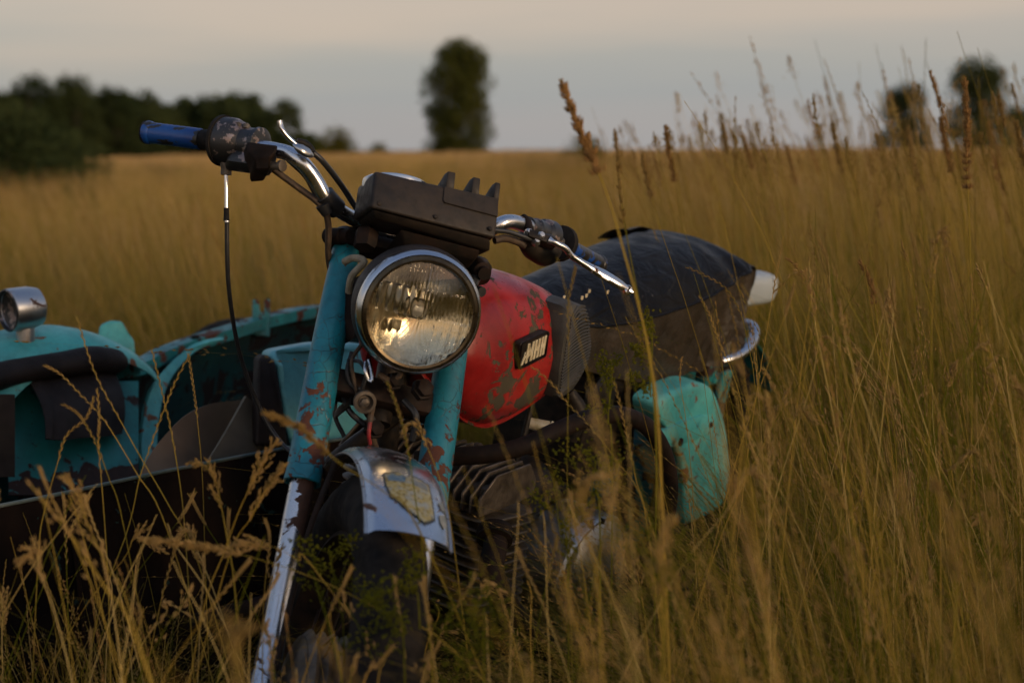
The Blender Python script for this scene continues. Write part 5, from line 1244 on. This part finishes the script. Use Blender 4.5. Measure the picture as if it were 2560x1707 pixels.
stalk([(70, 1205, 1.4), (140, 1290, 1.4), (200, 1370, 1.4), (270, 1480, 1.4), (340, 1600, 1.4)], 'panicle', 2, 'thick blurred seed head close to the camera at lower left', .0016, .13, .75)
stalk([(150, 1185, 1.6), (190, 1230, 1.6), (220, 1310, 1.6), (270, 1420, 1.58), (330, 1540, 1.55)], 'branch', 2, 'drooping seed head over the pale edge of the sidecar wall', .001, .10, 1.0)
stalk([(1325, 912, 1.9), (1380, 960, 1.9), (1420, 1010, 1.9), (1470, 1060, 1.88), (1540, 1150, 1.86), (1620, 1290, 1.84)], 'wheat', 2, 'spike lying across the lower corner of the red tank', .0009, .14)
stalk([(1535, 950, 1.9), (1552, 1020, 1.9), (1570, 1100, 1.9), (1590, 1200, 1.88), (1620, 1330, 1.86)], 'wheat', 2, 'upright straw spike before the crash bar', .001, .12)
stalk([(1712, 665, 2.3), (1765, 690, 2.3), (1815, 722, 2.3), (1850, 780, 2.3), (1870, 860, 2.3), (1890, 1000, 2.28)], 'wheat', 2, 'bowed spike arching over the rear of the seat', .001, .13)
stalk([(1748, 738, 2.3), (1775, 790, 2.3), (1800, 860, 2.3), (1830, 930, 2.3), (1860, 1060, 2.3)], 'wheat', 2, 'spike pointing up left at the folds of the seat rear', .001, .10)
stalk([(1705, 892, 2.2), (1700, 950, 2.2), (1712, 1030, 2.2), (1725, 1150, 2.2), (1735, 1300, 2.2)], 'spike', 2, 'short upright spike before the teal side cover', .0009, .05, .6)
stalk([(2145, 650, 2.1), (2165, 680, 2.1), (2180, 720, 2.1), (2192, 800, 2.1), (2215, 930, 2.1), (2240, 1150, 2.1)], 'heavy', 3, 'dark brown seed head standing in the grass right of the tail lamp', .0012, .07, .8)
stalk([(1965, 645, 2.5), (1990, 665, 2.5), (2010, 700, 2.5), (2050, 790, 2.5), (2120, 960, 2.5), (2200, 1180, 2.4)], 'spike', 3, 'small ochre seed head just right of the tail lamp', .001, .06, .9)
stalk([(2410, 190, 2.6), (2416, 260, 2.6), (2420, 330, 2.6), (2418, 430, 2.6), (2425, 620, 2.6), (2430, 900, 2.6)], 'heavy', 3, 'tall dense brown head at the right against the dark tree', .0018, .22, 1.25)
stalk([(2325, 180, 3.0), (2345, 240, 3.0), (2370, 320, 3.0), (2400, 460, 3.0), (2420, 700, 3.0)], 'spike', 3, 'sharp brown head left of the tall dense one at the right', .0014, .14, 1.3)
stalk([(2325, 1180, 1.2), (2360, 1260, 1.2), (2380, 1400, 1.2), (2390, 1600, 1.2)], 'branch', 2, 'large blurred seed head near the camera in the lower right', .0014, .10, .9)
stalk([(1690, 1290, 1.25), (1660, 1340, 1.25), (1650, 1420, 1.25), (1655, 1560, 1.25)], 'branch', 2, 'blurred tan seed head close up below the teal side cover', .0014, .08, .8)
stalk([(1530, 1180, 1.3), (1470, 1200, 1.3), (1455, 1260, 1.3), (1480, 1380, 1.3), (1500, 1560, 1.3)], 'branch', 2, 'blurred hooked seed head close up before the crash bar', .0014, .09, .75)
stalk([(620, 1560, 1.0), (580, 1600, 1.0), (590, 1660, 1.0), (600, 1740, 1.0)], 'branch', 2, 'out of focus seed head at the foot of the rusty fork leg', .0014, .06, .8)
# background heads standing above the horizon on the right (each a stalk of its own)
bgs = [(1690, 232, 5.5), (1706, 330, 5), (1790, 180, 5.2), (1905, 205, 4.8), (1970, 138, 4.6), (2020, 250, 4.2), (2140, 205, 4.4), (2080, 300, 3.6), (1560, 300, 6.5), (1500, 320, 7), (2230, 250, 3.6), (2280, 200, 4.0),
       (2480, 230, 3.2), (2530, 210, 3.8), (2190, 330, 3.2), (1860, 340, 4.2), (1640, 340, 6), (1930, 330, 3.8), (2350, 300, 3.4), (2450, 330, 3.0), (1750, 300, 5.6), (2060, 190, 5.0), (2110, 340, 3.0), (2540, 300, 3.0)]
names = {0: 'blurred seed head left of the cluster above the seat hump', 2: 'pale blurred seed head standing alone over the horizon above the seat', 4: 'highest of the blurred seed heads against the sky, right of centre',
         3: 'stiff blurred seed head left of the highest one', 6: 'blurred seed head between the highest one and the right-hand trees', 11: 'thin seed head just left of the taller right-hand tree', 12: 'seed head in front of the right edge tree'}
TG = GB()
for _ in range(230):
    px_ = 1480+1080*rng.random()**.75; bgs.append((px_, 385-rng.random()**1.9*(60+175*(px_-1400)/1150), rng.uniform(3.2, 7)))
for i, (px_, py_, d_) in enumerate(bgs):
    dx = 60+rng.random()*60; kd = ['branch', 'panicle', 'panicle', 'branch', 'panicle', 'spike', 'branch', 'heavy'][i % 8]
    pix = [(px_, py_, d_), (px_+dx*.12, py_+220/d_, d_), (px_+dx*.5, py_+760/d_, d_), (px_+dx*1.0, py_+1900/d_, d_)]
    o_ = stalk(pix, kd, 2 if i % 5 else (3 if i % 10 else 5), names.get(i), .0012, .09+.07*rng.random(), 1.25, group='tall seed heads above the horizon on the right')
    if i not in names:          # uncountable ones join the mass
        me = o_.data; v = np.empty(len(me.vertices)*3); me.vertices.foreach_get('co', v); v = v.reshape(-1, 3)+np.array(o_.location)
        TG.v.append(v); TG.f += [tuple(q_+TG.n for q_ in p_.vertices) for p_ in me.polygons]; TG.m += [p_.material_index for p_ in me.polygons]; TG.n += len(v); bpy.data.objects.remove(o_)
me = mesh_np('tall_grass', TG); o_ = bpy.data.objects.new('tall_grass', me); COL.objects.link(o_); tag(o_, None, None, None, 'stuff')
# tangled stems leaning across each other close in front of the machine: one mass
TG = GB()
def loose(px_, py_, d_, kd, lean):
    up_ = rng.uniform(.0, .6); L_ = (1707-py_)*1.25
    pts_ = [(px_, py_, d_), (px_+lean*.10*L_+rng.normal()*6, py_+.12*L_, d_), (px_+lean*.38*L_, py_+.42*L_, d_), (px_+lean*.75*L_, py_+L_, d_)]
    if kd == 'nod': pts_ = [(px_-lean*60-30*np.sign(lean), py_+rng.uniform(10, 45), d_)]+pts_; kd = rng.choice(['panicle', 'branch'])
    o_ = stalk(pts_, kd, 2, None, .0010, rng.uniform(.045, .10), rng.uniform(.32, .62), smi=int(rng.choice([0, 1, 5])))
    me = o_.data; v = np.empty(len(me.vertices)*3); me.vertices.foreach_get('co', v); v = v.reshape(-1, 3)+np.array(o_.location)
    TG.v.append(v); TG.f += [tuple(q_+TG.n for q_ in p_.vertices) for p_ in me.polygons]; TG.m += [p_.material_index for p_ in me.polygons]; TG.n += len(v); bpy.data.objects.remove(o_)
for _ in range(100):
    px_ = rng.uniform(-60, 1900); top = np.interp(px_, [0, 620, 760, 1120, 1300, 1650, 1900], [1150, 1230, 1400, 1420, 1230, 1050, 900]); py_ = top+abs(rng.normal())*210
    if py_ > 1690 or (1560 < px_ < 1860 and py_ < 1330) or (1120 < px_ < 1560 and rng.random() < .4): continue
    loose(px_, py_, rng.uniform(1.5, 1.92), rng.choice(['wheat', 'panicle', 'branch', 'nod', 'none'], p=[.40, .10, .05, .16, .29]), rng.normal()*.45)
for _ in range(90):
    px_ = rng.uniform(1900, 2600); py_ = rng.uniform(560, 1500); loose(px_, py_, rng.uniform(1.6, 2.6), rng.choice(['wheat', 'panicle', 'branch', 'nod', 'none'], p=[.3, .15, .1, .2, .25]), rng.normal()*.35+.12)
me = mesh_np('foreground_grass', TG); o_ = bpy.data.objects.new('foreground_grass', me); COL.objects.link(o_); tag(o_, None, None, None, 'stuff')
# feathery green weeds
def weed(pix, label, n=7, hs=1.0, col=4):
    pw = [P(*q_) for q_ in pix]; root = pw[-1].copy()
    if root[2] > .02: root = np.array([root[0], root[1], 0.0]); pw.append(root)
    path = np.array(catmull([q_-root for q_ in pw[::-1]], 30)); g = GB(); g.stem(path, .0016, .0008, col)
    for i in range(n):
        q_ = .45+.55*i/n; j = min(int(q_*29), 28); c = path[j]; T = nrm(path[j+1]-path[j]); o_ = rng.normal(size=3); o_[2] *= .3; o_ = nrm(o_); L_ = .05*hs*(1.25-q_*.6)
        bp_ = np.array([c+(T*.6+o_*.8)*L_*t_ for t_ in np.linspace(0, 1, 5)]); g.stem(bp_, .0007, .0004, col)
        for k in range(34): 
            t_ = rng.uniform(.35, 1.1); cc = c+(T*.6+o_*.8)*L_*t_+rng.normal(size=3)*.0065*hs; g.grain(cc, rng.normal(size=3), .0058, .0016, col if rng.random() < .75 else 1)
    me = mesh_np('weed_plant', g); o = bpy.data.objects.new('weed_plant', me); COL.objects.link(o); o.location = root; tag(o, label, 'weed', 'feathery green weeds around the motorcycle'); return o
weed([(820, 1370, 1.72), (830, 1420, 1.72), (850, 1520, 1.72), (860, 1650, 1.72)], 'feathery yellow-green weed in front of the front tyre', 8, 1.1)
weed([(950, 1500, 1.6), (980, 1560, 1.6), (1010, 1640, 1.6)], 'feathery weed low down right of the tyre', 9, 1.2)
weed([(1630, 790, 1.9), (1630, 880, 1.9), (1625, 980, 1.9), (1640, 1150, 1.9)], 'slim weed with tufts climbing in front of the seat skirt', 9, .8)
weed([(1525, 905, 1.95), (1530, 950, 1.95), (1520, 1050, 1.95), (1530, 1200, 1.95)], 'slim weed just left of the one before the seat skirt', 7, .8)
weed([(1490, 1150, 1.8), (1480, 1230, 1.8), (1500, 1350, 1.8)], 'leafy weed inside the loop of the crash bar', 10, 1.2)
weed([(1390, 1250, 1.8), (1400, 1330, 1.8), (1420, 1450, 1.8)], 'leafy weed above the clutch cover', 8, 1.0)
weed([(1180, 1560, 1.5), (1200, 1620, 1.5), (1210, 1700, 1.5)], 'dark leafy weed at the bottom before the exhaust pipe', 11, 1.3)
weed([(1640, 1380, 1.5), (1650, 1450, 1.5), (1660, 1560, 1.5)], 'leafy weed below the teal side cover', 10, 1.2)
weed([(1020, 1420, 1.65), (1030, 1480, 1.65), (1050, 1600, 1.65)], 'small weed in front of the tyre tread', 7, .9)

# ---- trees and bushes, far off
BARK = rough_mat('bark', (.05, .04, .03), (.09, .07, .05), .9, 6)
L1 = grassmat('leaf_dark_green', (.030, .042, .016), (.06, .072, .025), .3)
L2 = grassmat('leaf_mid_green', (.04, .055, .014), (.085, .085, .02), .3)
L3 = grassmat('leaf_yellow_green', (.06, .062, .010), (.12, .10, .015), .3)
def tree_meshes(H, W_, n_blob, n_leaf, form, seed, leaf=.22):
    r = np.random.default_rng(seed); blobs = []
    for i in range(n_blob):
        q_ = r.uniform(.04, 1)
        if form == 'column': rad = W_*.5*min(1, .62+q_*1.1)*math.sqrt(max(.04, 1-max(0, (q_-.62)/.42)**2)); zc = H*(.06+.90*q_)
        elif form == 'bush': rad = W_*.5*math.sqrt(max(.05, 1-q_*q_)); zc = H*q_*.8
        else: rad = W_*.5*math.sqrt(max(.05, 1-((q_-.45)/.6)**2)); zc = H*(.12+.80*q_)
        a = r.uniform(0, 6.28); rr = rad*.75*math.sqrt(r.random()); blobs.append((rr*math.cos(a), rr*math.sin(a), zc, W_*r.uniform(.11, .21)))
    g = GB()
    for _ in range(n_leaf):
        b_ = blobs[int(r.integers(n_blob))]; d = r.normal(size=3); d /= np.linalg.norm(d); c = np.array(b_[:3])+d*b_[3]*r.random()**.4
        c[2] = max(c[2], .05); a = r.normal(size=3); a /= np.linalg.norm(a); b2 = np.cross(a, r.normal(size=3)); b2 /= np.linalg.norm(b2); s_ = leaf*r.uniform(.5, 1.1); o = g.n
        g.v.append(np.array([c-a*s_*.5, c+b2*s_*.28, c+a*s_*.5, c-b2*s_*.28])); g.n += 4; g.f.append((o, o+1, o+2, o+3)); g.m.append(0)
    cr = g.arrays(); mb = MB(); tube(mb, [(0, 0, -.2), (.05*W_*.2, 0, H*.3), (0, .03*W_, H*.75)], [W_*.05, W_*.035, W_*.012], 10, n=14)
    for k in range(6):
        b_ = blobs[k]; z = max(.3, b_[2]*.6); tube(mb, [(0, 0, z*.8), (b_[0]*.5, b_[1]*.5, (z*.8+b_[2])/2), b_[:3]], [W_*.02, W_*.006], 7, n=8)
    return cr, mb
def plant_tree(name, loc, spec, leafmat, label, cat, group=None, proto=None, scl=1.0, rot=0.0):
    r = bpy.data.objects.new(name, None); COL.objects.link(r); r.location = loc; r.scale = (scl,)*3; r.rotation_euler = (0, 0, rot); tag(r, label, cat, group)
    if proto is None:
        (v, f, m), mb = tree_meshes(*spec); me = bpy.data.meshes.new('crown'); me.from_pydata(v.tolist(), [], f); me.materials.append(leafmat)
        c = bpy.data.objects.new('crown', me); COL.objects.link(c); c.parent = r
        me2 = bpy.data.meshes.new('trunk'); me2.from_pydata(mb.v, [], mb.f); me2.materials.append(BARK); me2.shade_smooth(); t = bpy.data.objects.new('trunk', me2); COL.objects.link(t); t.parent = r
    else:
        for ch in proto.children: c = ch.copy(); COL.objects.link(c); c.parent = r
    return r
def gp(px_, d_): x = (px_-1280)/FPX*d_; y = d_; return (x, y, gz(x, y))
plant_tree('tree', gp(1148, 62), (5.6, 3.6, 110, 24000, 'column', 11, .17), L2, 'lone bushy column-shaped tree standing in the field behind the handlebar', 'tree')
tg = 'dark trees at the left edge of the field'
TA = plant_tree('tree', gp(95, 70), (4.9, 3.6, 60, 9000, 'round', 21, .2), L1, 'leftmost dark round tree at the edge of the field', 'tree', tg)
plant_tree('tree', gp(200, 72), None, None, 'tallest of the dark trees on the left, second from the edge', 'tree', tg, TA, 1.02, 1.5)
plant_tree('tree', gp(300, 74), None, None, 'third dark tree from the left edge, with a gap of sky beside it', 'tree', tg, TA, .92, 2.6)
plant_tree('tree', gp(20, 66), None, None, 'dark tree partly cut by the left edge of the picture', 'tree', tg, TA, .80, 4.1)
plant_tree('tree', gp(370, 80), None, None, 'dark tree above the blue handlebar grip', 'tree', tg, TA, .72, 3.3)
plant_tree('tree', gp(718, 105), None, None, 'dark tree rising behind the bend of the handlebar', 'tree', tg, TA, 1.02, .6)
plant_tree('tree', gp(660, 110), None, None, 'dark tree just left of the one behind the handlebar bend', 'tree', tg, TA, .9, 5.2)
BA = plant_tree('bush', gp(845, 70), (2.3, 3.4, 34, 4200, 'bush', 31, .16), L3, 'yellowish bush right of the choke lever', 'bush', 'bushes along the field edge')
for k, (px_, d_, s_, lab) in enumerate(((30, 25, .86, 'dark green bush low at the left edge'), (110, 27, .80, 'second bush from the left edge, below the dark trees'), (180, 30, .70, 'bush under the tallest left tree'), (790, 85, .95, 'bush between the dark tree and the yellowish bush'), (950, 95, .75, 'small bush left of the lone column tree'), (1460, 40, .62, 'small dark bush behind the brown seed head'))):
    b_ = plant_tree('bush', gp(px_, d_), None, None, lab, 'bush', 'bushes along the field edge', BA, s_, k*1.3)
    for ch in b_.children:
        if ch.name.startswith('crown') and k < 4: ch.data = ch.data.copy(); ch.data.materials[0] = L1
rg = 'dark trees at the right of the field'
TB = plant_tree('tree', gp(2432, 58), (4.6, 3.5, 60, 8000, 'round', 41, .18), L1, 'taller dark tree at the right behind brown seed heads', 'tree', rg)
plant_tree('tree', gp(2245, 60), None, None, 'shorter dark tree at the right, left of the taller one', 'tree', rg, TB, .80, 2.2)
plant_tree('tree', gp(2530, 62), None, None, 'low dark tree at the right edge of the picture', 'tree', rg, TB, .62, 4.4)
# far wood along the left horizon: one mass
(v, f, m), _ = tree_meshes(5.0, 5.0, 60, 2600, 'round', 51, .5); me = bpy.data.meshes.new('wood_crowns'); me.from_pydata(v.tolist(), [], f); me.materials.append(L1)
wp = []
for px_ in np.arange(-60, 860, 14): d_ = 150+rng.uniform(-14, 14); x, y, z = gp(px_, d_); wp.append((x, y, z-.3, rng.uniform(0, 6.28), rng.uniform(1.0, 1.5)*(1.0 if px_ < 640 else .8-(px_-640)/380), 0))
for px_ in np.arange(700, 2650, 40): d_ = 320+rng.uniform(-20, 20); x, y, z = gp(px_, d_); wp.append((x, y, z-1.5, rng.uniform(0, 6.28), rng.uniform(.45, .62), 0))
scatter('distant_wood', [me], wp)
